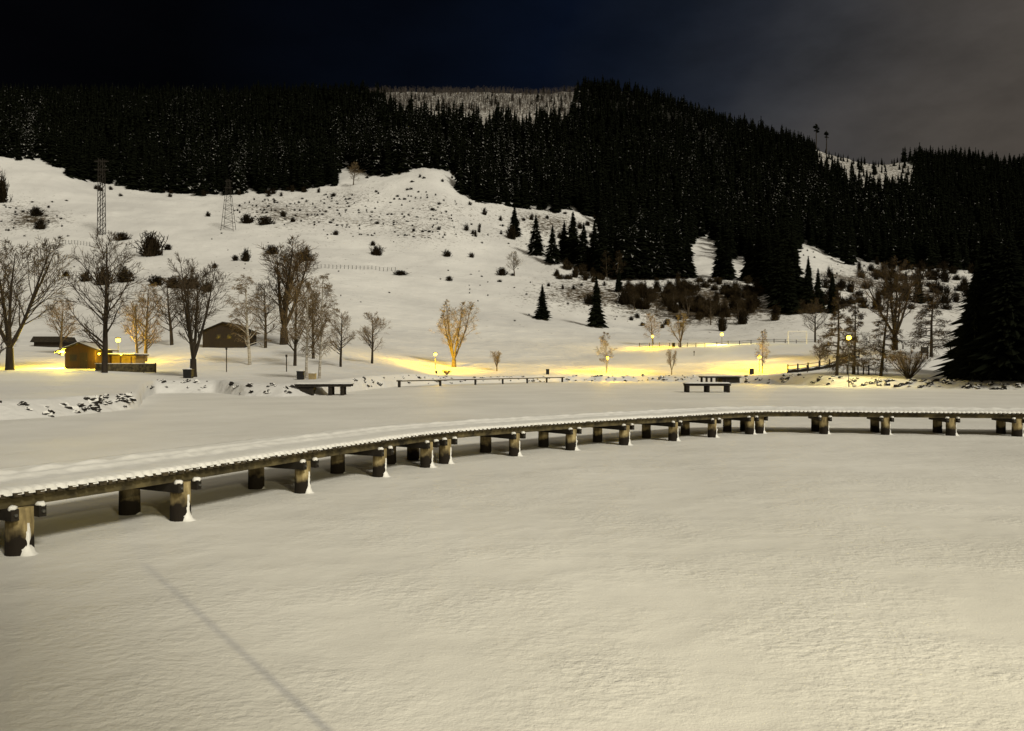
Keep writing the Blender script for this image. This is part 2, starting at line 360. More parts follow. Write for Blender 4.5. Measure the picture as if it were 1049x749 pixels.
me = big_mesh('terrain', V, Fq, None, [M['hill']])
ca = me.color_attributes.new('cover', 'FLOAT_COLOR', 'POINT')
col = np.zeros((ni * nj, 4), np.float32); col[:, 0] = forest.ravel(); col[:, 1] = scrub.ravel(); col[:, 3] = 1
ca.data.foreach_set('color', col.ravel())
me.polygons.foreach_set('use_smooth', [True] * len(me.polygons))
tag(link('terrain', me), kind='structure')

# frozen lake sheet under snow
g = MB(); nx, ny = 60, 60
g.v = [(-260, -2.2, 0), (420, -2.2, 0), (420, 190, 0), (-260, 190, 0)]; g.face([0, 1, 2, 3])
tag(g.build('lake_ice', M['lake']), 'snow-covered frozen lake surface', kind='structure')
g = MB(); o = []
for i, (y, z) in enumerate([(-1.2, -.1), (-2.0, .45), (-3.2, .85), (-8, .95), (-300, 1.5)]):
    for x in (-260, 420): g.v.append((x, y, z))
    if i: k = 2 * i; g.face([k - 2, k, k + 1, k - 1])
tag(g.build('ground', M['snow']), kind='structure')

# ------------------------------------------------------------------ main boardwalk
def ice(px, py): 
    Y = CAMH * F / (py - CY); return Vector(((px - CX) / F * Y, Y, 0))
fronts = [ice(20, 567), ice(185, 532.5), ice(310, 504.5), ice(389, 488), ice(437, 478.5), ice(456, 474.7), ice(527, 467), ice(585, 461), ice(639.5, 455.8), ice(689.5, 451.6), ice(729.5, 448), ice(768, 444.8), ice(778, 443.9),
          ice(844, 444.6), ice(907, 445.3), ice(974, 446.2), ice(1042, 447)]
fronts = [fronts[0] + (fronts[0] - fronts[1]) * .98] + fronts
e = (fronts[-1] - fronts[-2]); fronts += [fronts[-1] + e, fronts[-1] + 2 * e, fronts[-1] + 3 * e]
# smooth deck edge curve through the posts, resampled evenly
dense = []
brk = 13                                     # index of the corner post: straight run to the right afterwards
def catmull(P, n=14):
    out = []
    for i in range(len(P) - 1):
        p0 = P[max(i - 1, 0)]; p1 = P[i]; p2 = P[i + 1]; p3 = P[min(i + 2, len(P) - 1)]
        for k in range(n):
            u = k / n
            out.append(.5 * ((2 * p1) + (p2 - p0) * u + (2 * p0 - 5 * p1 + 4 * p2 - p3) * u * u + (3 * p1 - p0 - 3 * p2 + p3) * u ** 3))
    out.append(P[-1]); return out
ctrl = [fronts[i] for i in (0, 1, 2, 3, 4)] + [(fronts[5] + fronts[6]) / 2] + [fronts[i] for i in (7, 8, 9, 10, 11)] + [(fronts[12] + fronts[13]) / 2]
seg1 = catmull(ctrl); seg2 = [fronts[13].lerp(fronts[-1], k / 60) for k in range(61)]
line = seg1 + seg2[2:]
# light smoothing of the path
for _ in range(14):
    line = [line[0]] + [(line[i - 1] + 2 * line[i] + line[i + 1]) / 4 for i in range(1, len(line) - 1)] + [line[-1]]
cum = [0]
for i in range(1, len(line)): cum.append(cum[-1] + (line[i] - line[i - 1]).length)
L = cum[-1]
lx = np.array([p.x for p in line]); ly = np.array([p.y for p in line]); cum = np.array(cum)
def path(s):
    p = Vector((float(np.interp(s, cum, lx)), float(np.interp(s, cum, ly)), 0))
    q = Vector((float(np.interp(s + .35, cum, lx)), float(np.interp(s + .35, cum, ly)), 0)); r = Vector((float(np.interp(s - .35, cum, lx)), float(np.interp(s - .35, cum, ly)), 0))
    d = (q - r).normalized(); return p, d, Vector((-d.y, d.x, 0))     # n points to the lake side (away from viewer)
jet = empty('boardwalk', line[0], 'long curved wooden boardwalk under snow crossing the frozen lake on log posts', 'boardwalk')
off = -jet.location
DW, DZ, OH = 2.35, .83, .14
rnd = random.Random(5)
pk = MB(); PITCH = .15
ks = int(L / PITCH)
for k in range(ks):
    p, d, n = path(k * PITCH); rz = math.atan2(d.y, d.x)
    jo = rnd.uniform(-.018, .018)
    c = p + n * (DW / 2 - OH + jo) + off
    pk.box((c.x, c.y, DZ - .03 + rnd.uniform(-.004, .004)), (PITCH - .045, DW, .055), rz)
o = pk.build('planks', M['plank'], jet)
for (offn, nm) in ((.02, 'side_beam'), (1.0, 'side_beam'), (DW - .32, 'side_beam')):
    bmx = MB(); prev = None; sidx = np.arange(0, L, .5)
    for s in sidx:
        p, d, n = path(s); q = p + n * offn + off
        ring = [tuple(q - n * .05 + Vector((0, 0, DZ - .06))), tuple(q + n * .06 + Vector((0, 0, DZ - .06))), tuple(q + n * .06 + Vector((0, 0, DZ - .20))), tuple(q - n * .05 + Vector((0, 0, DZ - .20)))]
        o0 = len(bmx.v); bmx.v += ring
        if prev is not None:
            for a in range(4): b2 = (a + 1) % 4; bmx.face([prev + a, prev + b2, o0 + b2, o0 + a])
        else: bmx.face([o0, o0 + 1, o0 + 2, o0 + 3])
        prev = o0
    bmx.face([prev + 3, prev + 2, prev + 1, prev]); bmx.build(nm, M['beam'], jet)
# snow blanket: follows every plank end, trodden trough with ridges either side
sn = MB(); cross = [0, .035, .10, .2, .35, .5, .65, .8, .95, 1.1, 1.2, 1.28, 1.36, 1.44, 1.52, 1.58, 1.64, 1.70, 1.76, 1.82, 1.9, 2.0, 2.12, 2.22, 2.3, 2.35]
step = PITCH / 4; ns = int(L / step); prev = None
for i in range(ns):
    s = i * step; p, d, n = path(s); ph = (i % 4)
    gap = (ph == 3)
    hk = rnd.uniform(.8, 1.25) if ph == 1 else 1
    row = []
    edge_in = (.05 if gap else -.015) + .012 * mnoise.noise((s * 3, 0, 0))
    for j, w in enumerate(cross):
        ww = max(w, edge_in) if j < 3 else w
        if j == 0: ww = edge_in
        h = .055 + .012 * mnoise.noise((s * .8, w * 1.5, 2)) + .010 * mnoise.noise((s * 5, w * 4, 7))
        tr = math.exp(-((w - 1.05 - .12 * mnoise.noise((s * .25, 1, 1))) / .30) ** 2)            # boot track
        h -= .028 * tr * (1 + .7 * mnoise.noise((s * 4.2, w * 3, 4)))
        rd = math.exp(-((w - 1.62 - .10 * mnoise.noise((s * .3, 5, 1))) / .10) ** 2)
        h += .05 * rd * (1 + .8 * mnoise.noise((s * 2.5, 3, 3))) + .035 * math.exp(-((w - 1.30 - .10 * mnoise.noise((s * .33, 2, 6))) / .07) ** 2) * (1 + mnoise.noise((s * 3.3, 8, 3)))
        if j == 0: h = (.002 if gap else -.022)
        elif j == 1: h = (.003 if gap else .046 * hk)
        elif j == 2: h = (.02 if gap else h)
        if j == len(cross) - 1: h = .004
        q = p + n * (ww - OH) + off; row.append((q.x, q.y, DZ + h))
    o0 = len(sn.v); sn.v += row
    if prev is not None:
        for j in range(len(cross) - 1): sn.face([prev + j, o0 + j, o0 + j + 1, prev + j + 1])
    prev = o0
sn.build('snow_cover', M['snow'], jet, smooth=True)
# bents
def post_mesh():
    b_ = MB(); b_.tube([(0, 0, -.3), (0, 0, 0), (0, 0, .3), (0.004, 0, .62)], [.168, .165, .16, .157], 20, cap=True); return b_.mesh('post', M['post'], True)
def crust_mesh(seed):
    b_ = MB(); r_ = random.Random(seed); n = 11; rows = [(0, .13, .85), (.03, .06, .75), (.08, .026, .66), (.14, .014, .6), (.2, .012, .55), (.27, .010, .5), (.34, .004, .42), (.42, -.004, .3)]; o0 = 0
    base = R(-12)
    for z, th, half in rows:
        for k in range(n):
            u = k / (n - 1) * 2 - 1; a = base + u * half * (.42 if z > .1 else .8)
            w = th * max(0, 1 - abs(u) ** 2.2) * (1 + .35 * mnoise.noise((u * 2 + seed, z * 7, seed)))
            rr_ = .152 + w + .012 * (1 - u * u) + (.034 * mnoise.noise((a * 6 + seed * 3, z * 11, seed)) if z > .05 else 0)
            b_.v.append((rr_ * math.cos(a), rr_ * math.sin(a), z * 1.0 - (.01 if z == 0 else 0)))
    for i in range(len(rows) - 1):
        for k in range(n - 1): b_.face([i * n + k, i * n + k + 1, (i + 1) * n + k + 1, (i + 1) * n + k])
    return b_.mesh('snow_crust', M['snow'], True)
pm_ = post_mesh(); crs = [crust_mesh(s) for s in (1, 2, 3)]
def capbeam():
    b_ = MB()
    for sy in (-.2, .2): b_.box((0, sy, 0), (2.2, .11, .17))
    return b_.mesh('cap_beam', M['dark_wood'])
cbm = MB()
for sy in (-.18, .18): cbm.box((.60, sy, 0), (1.63, .10, .15))
cb_mesh = cbm.mesh('cap_beam', M['dark_wood'])
slm = MB(); slm.ball((0, 0, 0), .07, 3, .3, 2, (1.0, .8, .6)); sl_mesh = slm.mesh('snow_cap', M['snow'], True)
btm = MB(); btm.tube([(0, 0, 0), (-.03, 0, 0)], .022, 8, cap=True); bt_mesh = btm.mesh('bolt', M['steel'])
for i, fp in enumerate(fronts):
    # nearest path parameter for orientation
    k = int(np.argmin((lx - fp.x) ** 2 + (ly - fp.y) ** 2)); s = cum[k]; p, d, n = path(s)
    ang = math.atan2(n.y, n.x)
    for w in (0, 1.2):
        q = fp + n * w + off
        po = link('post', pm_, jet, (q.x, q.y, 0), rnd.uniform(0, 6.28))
        po.scale = (rnd.uniform(.94, 1.05),) * 2 + (1,)
        c_ = link('snow_crust', crs[(i + (w > 0)) % 3], po); c_.rotation_euler.z = -po.rotation_euler.z + (R(-8) if w == 0 else R(10))
        if w > 0: c_.scale = (.8, .8, .5)
    q = fp + off
    cb = link('cap_beam', cb_mesh, jet, (q.x, q.y, DZ - .275), ang)
    for sy in (-.18, .18):
        link('snow_cap', sl_mesh, cb, (-.16, sy, .085), rnd.uniform(0, 6)); link('bolt', bt_mesh, cb, (-.215, sy, 0))

# ------------------------------------------------------------------ platforms on the ice and at the shore
def platform(name, px0, px1, Y, ztop, depth, rz, label, cat, legs, boxed=None, base=0):
    w = (px1 - px0) / F * Y; x = ((px0 + px1) / 2 - CX) / F * Y
    r_ = empty(name, (x, Y, base), label, cat, rz=rz)
    d = MB()
    n = int(w / .16)
    for k in range(n): d.box((-w / 2 + (k + .5) * w / n, 0, ztop - .05), (w / n - .02, depth, .06))
    d.build('planks', M['dark_wood'], r_)
    f = MB()
    for sy in (-1, 1): f.box((0, sy * (depth / 2 - .12), ztop - .17), (w * .97, .1, .18))
    f.build('frame', M['dark_wood'], r_)
    for lx_ in legs:
        for sy in (-1, 1):
            l = MB(); l.tube([(lx_ * w, sy * (depth / 2 - .3), -.2), (lx_ * w, sy * (depth / 2 - .3), ztop - .09)], .17, 10, cap=True); l.build('post', M['dark_wood'], r_)
    if boxed:
        l = MB(); a0, a1 = boxed
        l.box(((a0 + a1) / 2 * w, 0, (ztop - .28) / 2), ((a1 - a0) * w, depth * .8, ztop - .28)); l.build('crib_wall', M['dark_wood'], r_)
    s_ = MB(); nx_, ny_ = 24, 6
    for j in range(ny_ + 1):
        for i in range(nx_ + 1):
            x_, y_ = (i / nx_ - .5) * w * 1.0, (j / ny_ - .5) * depth
            ed = min(i, nx_ - i, j * 2, (ny_ - j) * 2)
            s_.v.append((x_, y_, ztop - .02 + (.10 + .03 * mnoise.noise((x_, y_, Y)) if ed > 0 else .0)))
    for j in range(ny_):
        for i in range(nx_): k = j * (nx_ + 1) + i; s_.face([k, k + 1, k + nx_ + 2, k + nx_ + 1])
    s_.build('snow_cover', M['snow'], r_, True)
    return r_
platform('platform', 701, 747, 73, .86, 1.7, R(-3), 'small snow-topped wooden platform standing alone on the ice in front of the boardwalk bend', 'platform', (-.44, 0, .44))
platform('platform', 718, 756, 112, .95, 3.0, R(3), 'dark far platform against the stony shore behind the free-standing one', 'platform', (-.42, -.15, .1), (.0, .48), base=.05)
platform('platform', 304, 361, 66, .98, 2.2, R(6), 'dark wooden platform with snow on top at the left shore stones', 'platform', (.12, .33), (-.40, -.17))
# low rail-like narrow footway along the far shore
rp = [ice(409, 396.8), ice(451, 395.4), ice(487, 394.3), ice(515, 393.4), ice(540, 392.7), ice(560, 392.0), ice(576, 391.5)]
fw = empty('footway', rp[0], 'long thin low wooden footway on short posts along the far lakeshore', 'footway')
fo = -fw.location
b1 = MB(); b2_ = MB()
for a, c in zip(rp[:-1], rp[1:]):
    d = (c - a); mid = (a + c) / 2 + fo; rz = math.atan2(d.y, d.x)
    b1.box((mid.x, mid.y, .72), (d.length * .999, .9, .13), rz); b2_.box((mid.x, mid.y, .82), (d.length * .999, .86, .06), rz)
b1.build('deck', M['beam'], fw); b2_.build('snow_cover', M['snow'], fw)
for p in rp:
    l = MB(); l.box((p.x + fo.x, p.y + fo.y, .25), (.24, .7, .9)); l.build('post', M['dark_wood'], fw)

# ------------------------------------------------------------------ shore stones
rock_me = []
for s in range(7):
    b_ = MB(); b_.ball((0, 0, 0), .5, s * 5 + 1, 1.1, 2, (1.0, .8, .62)); me_ = b_.mesh('boulder', [M['rock'], M['snow']])
    cut = [.55, .62, .5, .7, .45, .6, .52][s]
    for p in me_.polygons:
        if p.normal.z > cut: p.material_index = 1
    rock_me.append(me_)
shp = np.array(SHORE)
rnd = random.Random(21)
runs = [(-30, 70, 9, 'left bank below the bare trees', .9), (72, 108, 9, 'left point of the shore', .9), (100, 142, 20, 'left point of the shore', .8), (150, 230, 22, 'small cove on the left', .7), (232, 300, 20, 'shore left of the dark platform', .8), (362, 405, 14, 'shore right of the dark platform', .7),
        (405, 575, 62, 'far shore behind the thin footway', .75), (575, 716, 50, 'far shore left of the far platform', .8), (756, 905, 50, 'right shore left of the fan-shaped bush', .8), (905, 1080, 52, 'right shore beside the fan-shaped bush', .95)]
for (a, c, n, where, sz) in runs:
    for k in range(n):
        px = rnd.uniform(a, c); Y = float(np.interp(px, shp[:, 0], shp[:, 1])) + rnd.uniform(.9, 3.0)
        o = link('boulder', rnd.choice(rock_me)); s = rnd.uniform(.4, 1.15) * sz * (.62 if px < 700 else .72)
        p = at(px, Y); o.location = (p.x, p.y, max(p.z, 0) + rnd.uniform(-.08, .10) * s)
        o.scale = (s * rnd.uniform(.8, 1.5), s, s * rnd.uniform(.7, 1.1)); o.rotation_euler = (rnd.uniform(-.3, .3), rnd.uniform(-.3, .3), rnd.uniform(0, 6.28))
        tag(o, 'dark snow-capped boulder in the stone edging of the ' + where, 'boulder', 'boulders of the ' + where)

# ------------------------------------------------------------------ bare trees
def bare_tree(seed, H_, style):
    r_ = random.Random(seed); tr = MB(); cr_ = MB()
    P = dict(
        vase=dict(stems=5, clear=.16, limbs=12, ang=(20, 42), up=.35, lenk=.46, sub=8, tw=6, droop=0),
        round=dict(stems=1, clear=.24, limbs=32, ang=(45, 70), up=.28, lenk=.38, sub=9, tw=6, droop=0),
        tall=dict(stems=1, clear=.18, limbs=30, ang=(38, 62), up=.30, lenk=.38, sub=8, tw=6, droop=0),
        birch=dict(stems=1, clear=.22, limbs=32, ang=(35, 60), up=.12, lenk=.24, sub=8, tw=7, droop=.5),
        poplar=dict(stems=4, clear=.12, limbs=13, ang=(18, 38), up=.4, lenk=.36, sub=8, tw=7, droop=0),
        larch=dict(stems=1, clear=.14, limbs=62, ang=(80, 100), up=.02, lenk=.23, sub=12, tw=6, droop=.25),
        fan=dict(stems=26, clear=.04, limbs=9, ang=(12, 30), up=.25, lenk=.34, sub=7, tw=6, droop=0))[style]
    def branch(p, d, ln, r0, lev, nseg, up, droop):
        pts = [p.copy()]; rad = [r0]; q = p.copy(); dd = d.copy()
        for i in range(nseg):
            dd = (dd + Vector((r_.uniform(-1, 1), r_.uniform(-1, 1), r_.uniform(-1, 1))) * (.13 if lev else .045) + Vector((0, 0, up - droop * (i / nseg)))  * .35).normalized()
            q = q + dd * ln / nseg; pts.append(q.copy()); rad.append(max(r0 * (1 - .85 * (i + 1) / nseg), .006))
        return pts, rad
    def along(pts, u):
        k = u * (len(pts) - 1); i = min(int(k), len(pts) - 2); a = k - i
        return pts[i].lerp(pts[i + 1], a), (pts[i + 1] - pts[i]).normalized()
    def side(d, ang):
        a = d.orthogonal().normalized(); a.rotate(Matrix.Rotation(r_.uniform(0, 6.283), 3, d))
        return (d * math.cos(ang) + a * math.sin(ang)).normalized()
    R0 = H_ * (.022 if style not in ('larch', 'birch') else .014)
    stems = []
    if P['stems'] == 1:
        pts, rad = branch(Vector((0, 0, -.3)), Vector((r_.uniform(-.05, .05), r_.uniform(-.05, .05), 1)).normalized(), H_ * (.93 if style == 'larch' else .9), R0, 0, 9, .5, 0)
        tr.tube(pts, rad, 9); stems.append((pts, rad, H_))
    else:
        base = Vector((0, 0, H_ * P['clear'])); n = P['stems']
        if style != 'fan': tr.tube([(0, 0, -.3), (0, 0, H_ * .05), tuple(base)], [R0 * 1.35, R0 * 1.1, R0 * .95], 10)
        for k in range(n):
            a = 2 * math.pi * (k + r_.uniform(-.3, .3)) / n; tl = R(r_.uniform(6, 34 if style != 'fan' else 50)); d = Vector((math.sin(tl) * math.cos(a), math.sin(tl) * math.sin(a), math.cos(tl)))
            b0 = base if style != 'fan' else Vector((.15 * math.cos(a), .15 * math.sin(a), -.1))
            ln = H_ * (1 - P['clear']) * r_.uniform(.78, 1.0) / (1 if style != 'fan' else 1.05)
            pts, rad = branch(b0, d, ln, R0 * .62 if style != 'fan' else H_ * .012, 0, 8, .22 if style != 'fan' else .1, 0)
            tr.tube(pts, rad, 7); stems.append((pts, rad, ln))
    for pts, rad, ln in stems:
        for k in range(P['limbs']):
            u0 = P['clear'] if P['stems'] == 1 else .18
            u = u0 + (1 - u0) * (k + r_.random()) / P['limbs']; u = min(u, .985)
            p, d = along(pts, u); ang = R(r_.uniform(*P['ang']))
            if style == 'larch': sl = H_ * P['lenk'] * (1.02 - u) ** .75 * r_.uniform(.65, 1.1)
            else:
                shape = (1 - .72 * max(0, (u - .45)) / .55) * (.75 + .25 * min(1, (u - u0) / .25))
                sl = ln * P['lenk'] * shape * r_.uniform(.7, 1.15)
            rb = max(.012, rad[min(int(u * len(rad)), len(rad) - 1)] * .45)
            if style == 'larch': rb = .018 + .04 * (1.05 - u)
            bp, br_ = branch(p, side(d, ang), sl, rb, 1, 5, P['up'], P['droop']); (tr if rb > .04 else cr_).tube(bp, br_, 5)
            for q_ in range(P['sub']):
                u2 = .22 + .78 * (q_ + r_.random()) / P['sub']; u2 = min(u2, .98)
                p2, d2 = along(bp, u2)
                l2 = sl * (.42 * (1.15 - u2) + .12) * r_.uniform(.7, 1.2)
                b2, r2 = branch(p2, side(d2, R(r_.uniform(28, 55))), l2, max(.011, rb * .35), 2, 3, P['up'] * .6, P['droop'] * 1.4); cr_.tube(b2, [max(x_, .008) for x_ in r2], 3)
                for z_ in range(P['tw']):
                    u3 = r_.uniform(.2, 1); p3, d3 = along(b2, u3); l3 = l2 * r_.uniform(.25, .5) + .12
                    d3 = (side(d3, R(r_.uniform(20, 50))) + Vector((0, 0, -P['droop'] * 1.5))).normalized()
                    cr_.tube([p3, p3 + d3 * l3], [.013, .008], 3)
    return tr, cr_
VAR = {}
def tree_mesh(style, seed, bark, twig):
    k = (style, seed, bark, twig)
    if k not in VAR:
        if (style, seed) not in VAR: VAR[(style, seed)] = bare_tree(seed, 10.0, style)
        a, b_ = VAR[(style, seed)]
        VAR[k] = (a.mesh('trunk', M[bark], True), b_.mesh('crown', M[twig]))
    return VAR[k]
rnd = random.Random(3)
def put_bare(px, Y, hpx, style, seed, label, bark='bark', twig='twig', sx=1.0, name='bare_tree', cat='tree', group=None, base=None):
    tm, cm = tree_mesh(style, seed, bark, twig)
    p = at(px, Y) if base is None else base; s = hpx / F * p.y / 10.0
    r_ = empty(name, p, label, cat, group, rnd.uniform(0, 6.28)); r_.scale = (s * sx, s * sx, s)
    link('trunk', tm, r_); link('crown', cm, r_); return r_
TREES = [
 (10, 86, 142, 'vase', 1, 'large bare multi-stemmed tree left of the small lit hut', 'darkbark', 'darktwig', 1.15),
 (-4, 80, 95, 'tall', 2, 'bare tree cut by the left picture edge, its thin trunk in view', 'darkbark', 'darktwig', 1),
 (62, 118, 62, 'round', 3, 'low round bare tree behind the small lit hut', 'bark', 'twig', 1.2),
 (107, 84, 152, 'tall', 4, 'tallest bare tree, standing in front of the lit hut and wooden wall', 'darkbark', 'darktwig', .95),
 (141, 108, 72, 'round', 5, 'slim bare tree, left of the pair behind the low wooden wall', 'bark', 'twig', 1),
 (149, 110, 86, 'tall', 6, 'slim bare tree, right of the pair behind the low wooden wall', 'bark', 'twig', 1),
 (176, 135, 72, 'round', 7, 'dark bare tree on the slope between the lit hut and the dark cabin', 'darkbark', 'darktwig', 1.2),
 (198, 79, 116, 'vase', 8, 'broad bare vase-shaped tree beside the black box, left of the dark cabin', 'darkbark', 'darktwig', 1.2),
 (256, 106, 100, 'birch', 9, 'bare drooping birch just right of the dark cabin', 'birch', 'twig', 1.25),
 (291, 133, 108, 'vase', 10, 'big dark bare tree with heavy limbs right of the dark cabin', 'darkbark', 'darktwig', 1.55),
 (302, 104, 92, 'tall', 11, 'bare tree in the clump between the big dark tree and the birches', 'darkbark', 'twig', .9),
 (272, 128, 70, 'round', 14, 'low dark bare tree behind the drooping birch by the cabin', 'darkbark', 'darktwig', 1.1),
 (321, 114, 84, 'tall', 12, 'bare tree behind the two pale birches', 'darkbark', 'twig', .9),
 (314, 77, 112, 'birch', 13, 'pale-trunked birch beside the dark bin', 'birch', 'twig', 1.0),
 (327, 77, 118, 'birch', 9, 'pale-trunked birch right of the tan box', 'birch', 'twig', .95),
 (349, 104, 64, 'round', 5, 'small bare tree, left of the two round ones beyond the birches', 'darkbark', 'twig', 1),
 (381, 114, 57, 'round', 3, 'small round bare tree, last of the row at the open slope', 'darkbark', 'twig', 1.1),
 (465, 135, 66, 'poplar', 15, 'upright golden-lit bare tree beside the yellow street lamp', 'bark', 'littwig', 1.45),
 (509, 132, 22, 'vase', 16, 'small spreading bare tree alone on the slope right of the golden-lit tree', 'bark', 'littwig', 1.2),
 (621, 127, 48, 'birch', 13, 'slender birch right at the street lamp on the far shore', 'birch', 'littwig', 1.1),
 (688, 125, 26, 'vase', 17, 'small bare sapling on the far shore above the free-standing platform', 'bark', 'littwig', .8),
 (781, 127, 50, 'birch', 6, 'thin bare tree beside the lamp on the lit yellow bank', 'bark', 'littwig', .9),
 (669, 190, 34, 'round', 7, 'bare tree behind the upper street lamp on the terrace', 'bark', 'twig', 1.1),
 (697, 172, 36, 'poplar', 8, 'golden-lit bare tree on the terrace edge, right of the upper lamp', 'bark', 'littwig', 1.2),
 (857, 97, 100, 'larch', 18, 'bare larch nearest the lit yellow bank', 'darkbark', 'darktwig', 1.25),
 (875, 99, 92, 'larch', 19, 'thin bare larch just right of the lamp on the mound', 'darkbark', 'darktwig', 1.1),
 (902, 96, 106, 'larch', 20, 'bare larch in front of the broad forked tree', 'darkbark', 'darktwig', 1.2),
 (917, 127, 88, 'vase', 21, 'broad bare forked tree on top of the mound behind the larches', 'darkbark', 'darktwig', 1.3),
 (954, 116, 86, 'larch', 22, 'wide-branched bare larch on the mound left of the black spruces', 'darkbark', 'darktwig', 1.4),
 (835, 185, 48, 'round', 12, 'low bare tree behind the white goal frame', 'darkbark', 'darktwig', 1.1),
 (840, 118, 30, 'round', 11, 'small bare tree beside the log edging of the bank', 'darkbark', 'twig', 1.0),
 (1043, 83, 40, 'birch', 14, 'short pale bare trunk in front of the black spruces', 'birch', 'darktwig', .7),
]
for px, Y, hp, st, sd_, lab, bk, tw, sx in TREES: put_bare(px, Y, hp, st, sd_ , lab, bk, tw, sx)
for px, by, hp, st, sd_, lab in ((650, 318, 22, 'round', 5, 'leftmost thin bare tree standing in the brown thicket'), (672, 322, 26, 'tall', 6, 'second thin bare tree from the left in the brown thicket'), (705, 328, 30, 'vase', 8, 'widest bare tree in the middle of the brown thicket'),
        (728, 334, 30, 'tall', 12, 'bare tree at the thicket foot above the middle terrace lamp'), (757, 334, 26, 'round', 7, 'bare tree at the right foot of the brown thicket'), (690, 318, 22, 'tall', 2, 'small bare tree inside the brown thicket behind the golden-lit one'), (622, 288, 34, 'birch', 9, 'slim bare tree among the spruces of the island'), (633, 290, 36, 'birch', 13, 'second slim bare tree among the spruces of the island')):
    put_bare(px, hit(px, by, 180), hp, st, sd_, lab, 'bark', 'thicket', 1.1)
Yh = hit(527, 286, 250); put_bare(527, Yh, 27, 'round', 3, 'lone round bare tree high on the open snowy slope', 'bark', 'littwig', 1.2)
Yh = hit(362, 192, 380); put_bare(362, Yh, 26, 'round', 7, 'lone brown bare tree at the foot of the forest', 'bark', 'twig', 1.1)
put_bare(931, 91.5, 36, 'fan', 23, 'fan-shaped bare bush rising from the shore stones', 'darkbark', 'twig', 1.25, name='bush', cat='bush')
put_bare(457.5, 119.5, 6, 'fan', 23, 'low dark bush in the shore stones below the golden-lit tree', 'darkbark', 'darktwig', 2.0, name='bush', cat='bush')

# ------------------------------------------------------------------ conifers
def conifer(seed, whorls, blades, snowp, core=True, wk=1.0):
    """unit conifer: height 1, half-width about .17"""
    r_ = random.Random(seed); v = []; f = []; mi = []
    def tri(a, b_, c, m_): 
        o0 = len(v); v.extend([a, b_, c]); f.append((o0, o0 + 1, o0 + 2)); mi.append(m_)
    for w in range(whorls):
        u = (w + r_.uniform(-.3, .3)) / whorls; z = .10 + .88 * max(u, 0); rad = .185 * (1 - max(u, 0)) ** .85 * r_.uniform(.8, 1.12) + .008
        for k in range(blades):
            a = 2 * math.pi * (k + r_.random()) / blades; rr = rad * r_.uniform(.65, 1.2); zz = z + r_.uniform(-.5, .5) * .88 / whorls
            dr = rr * r_.uniform(.25, .6); wd = (rr * r_.uniform(.28, .42) + .008) * wk
            ca_, sa_ = math.cos(a), math.sin(a)
            root = (.0, 0, zz + .02); tip = (rr * ca_, rr * sa_, zz - dr)
            m1 = (rr * .55 * ca_ - wd * sa_, rr * .55 * sa_ + wd * ca_, zz - dr * .55 - wd * .35); m2 = (rr * .55 * ca_ + wd * sa_, rr * .55 * sa_ - wd * ca_, zz - dr * .55 - wd * .35)
            mid = (rr * .6 * ca_, rr * .6 * sa_, zz - dr * .35)
            s_ = 1 if r_.random() < snowp else 0
            tri(root, m1, mid, 0); tri(root, mid, m2, 0); tri(mid, m1, tip, 0); tri(mid, tip, m2, 0)
            if s_:   # lump of snow lying on the branch
                k1 = r_.uniform(.4, .8); e_ = wd * r_.uniform(.22, .55); l_ = rr * r_.uniform(.35, .8)
                c0 = (rr * k1 * ca_, rr * k1 * sa_, zz - dr * k1 * .6 + .012)
                p1 = (c0[0] - e_ * sa_, c0[1] + e_ * ca_, c0[2] - .004); p2 = (c0[0] + e_ * sa_, c0[1] - e_ * ca_, c0[2] - .004)
                tp = (c0[0] + l_ * ca_, c0[1] + l_ * sa_, c0[2] - dr * .7 - .01)
                tri(p1, tp, p2, 1)
    if core:
        n = 6
        for k in range(n):
            a, b_ = 2 * math.pi * k / n, 2 * math.pi * (k + 1) / n
            tri((.085 * math.cos(a), .085 * math.sin(a), .08), (.085 * math.cos(b_), .085 * math.sin(b_), .08), (0, 0, .97), 0)
            tri((.085 * math.cos(b_), .085 * math.sin(b_), .08), (.085 * math.cos(a), .085 * math.sin(a), .08), (0, 0, .0), 0)
    tri((.012, 0, 0), (-.012, .0, 0), (0, 0, 1.0), 0); tri((0, .012, 0), (0, -.012, 0), (0, 0, 1.0), 0)
    return np.array(v), np.array(f), np.array(mi)
PLEV = [0, .08, .24, .50, .85]
CON = {}
for li, pl in enumerate(PLEV):
    for s in range(3): CON[('n', li, s)] = conifer(100 + li * 10 + s, 18, 9, pl * .8)
    for s in range(3): CON[('f', li, s)] = conifer(200 + li * 10 + s, 9, 7, pl * 1.1)
    for s in range(3): CON[('h', li, s)] = conifer(300 + li * 10 + s, 34, 15, pl * .8, wk=.6)
    for s in range(2 if li < 2 else 0): CON[('b', li, s)] = conifer(400 + li * 10 + s, 70, 26, pl, wk=.34)
cmesh = {}
def con_mesh(key):
    if key not in cmesh:
        v, f, mi = CON[key]; cmesh[key] = big_mesh('spruce', v, f, mi, [M['spruce'], M['frost']])
    return cmesh[key]
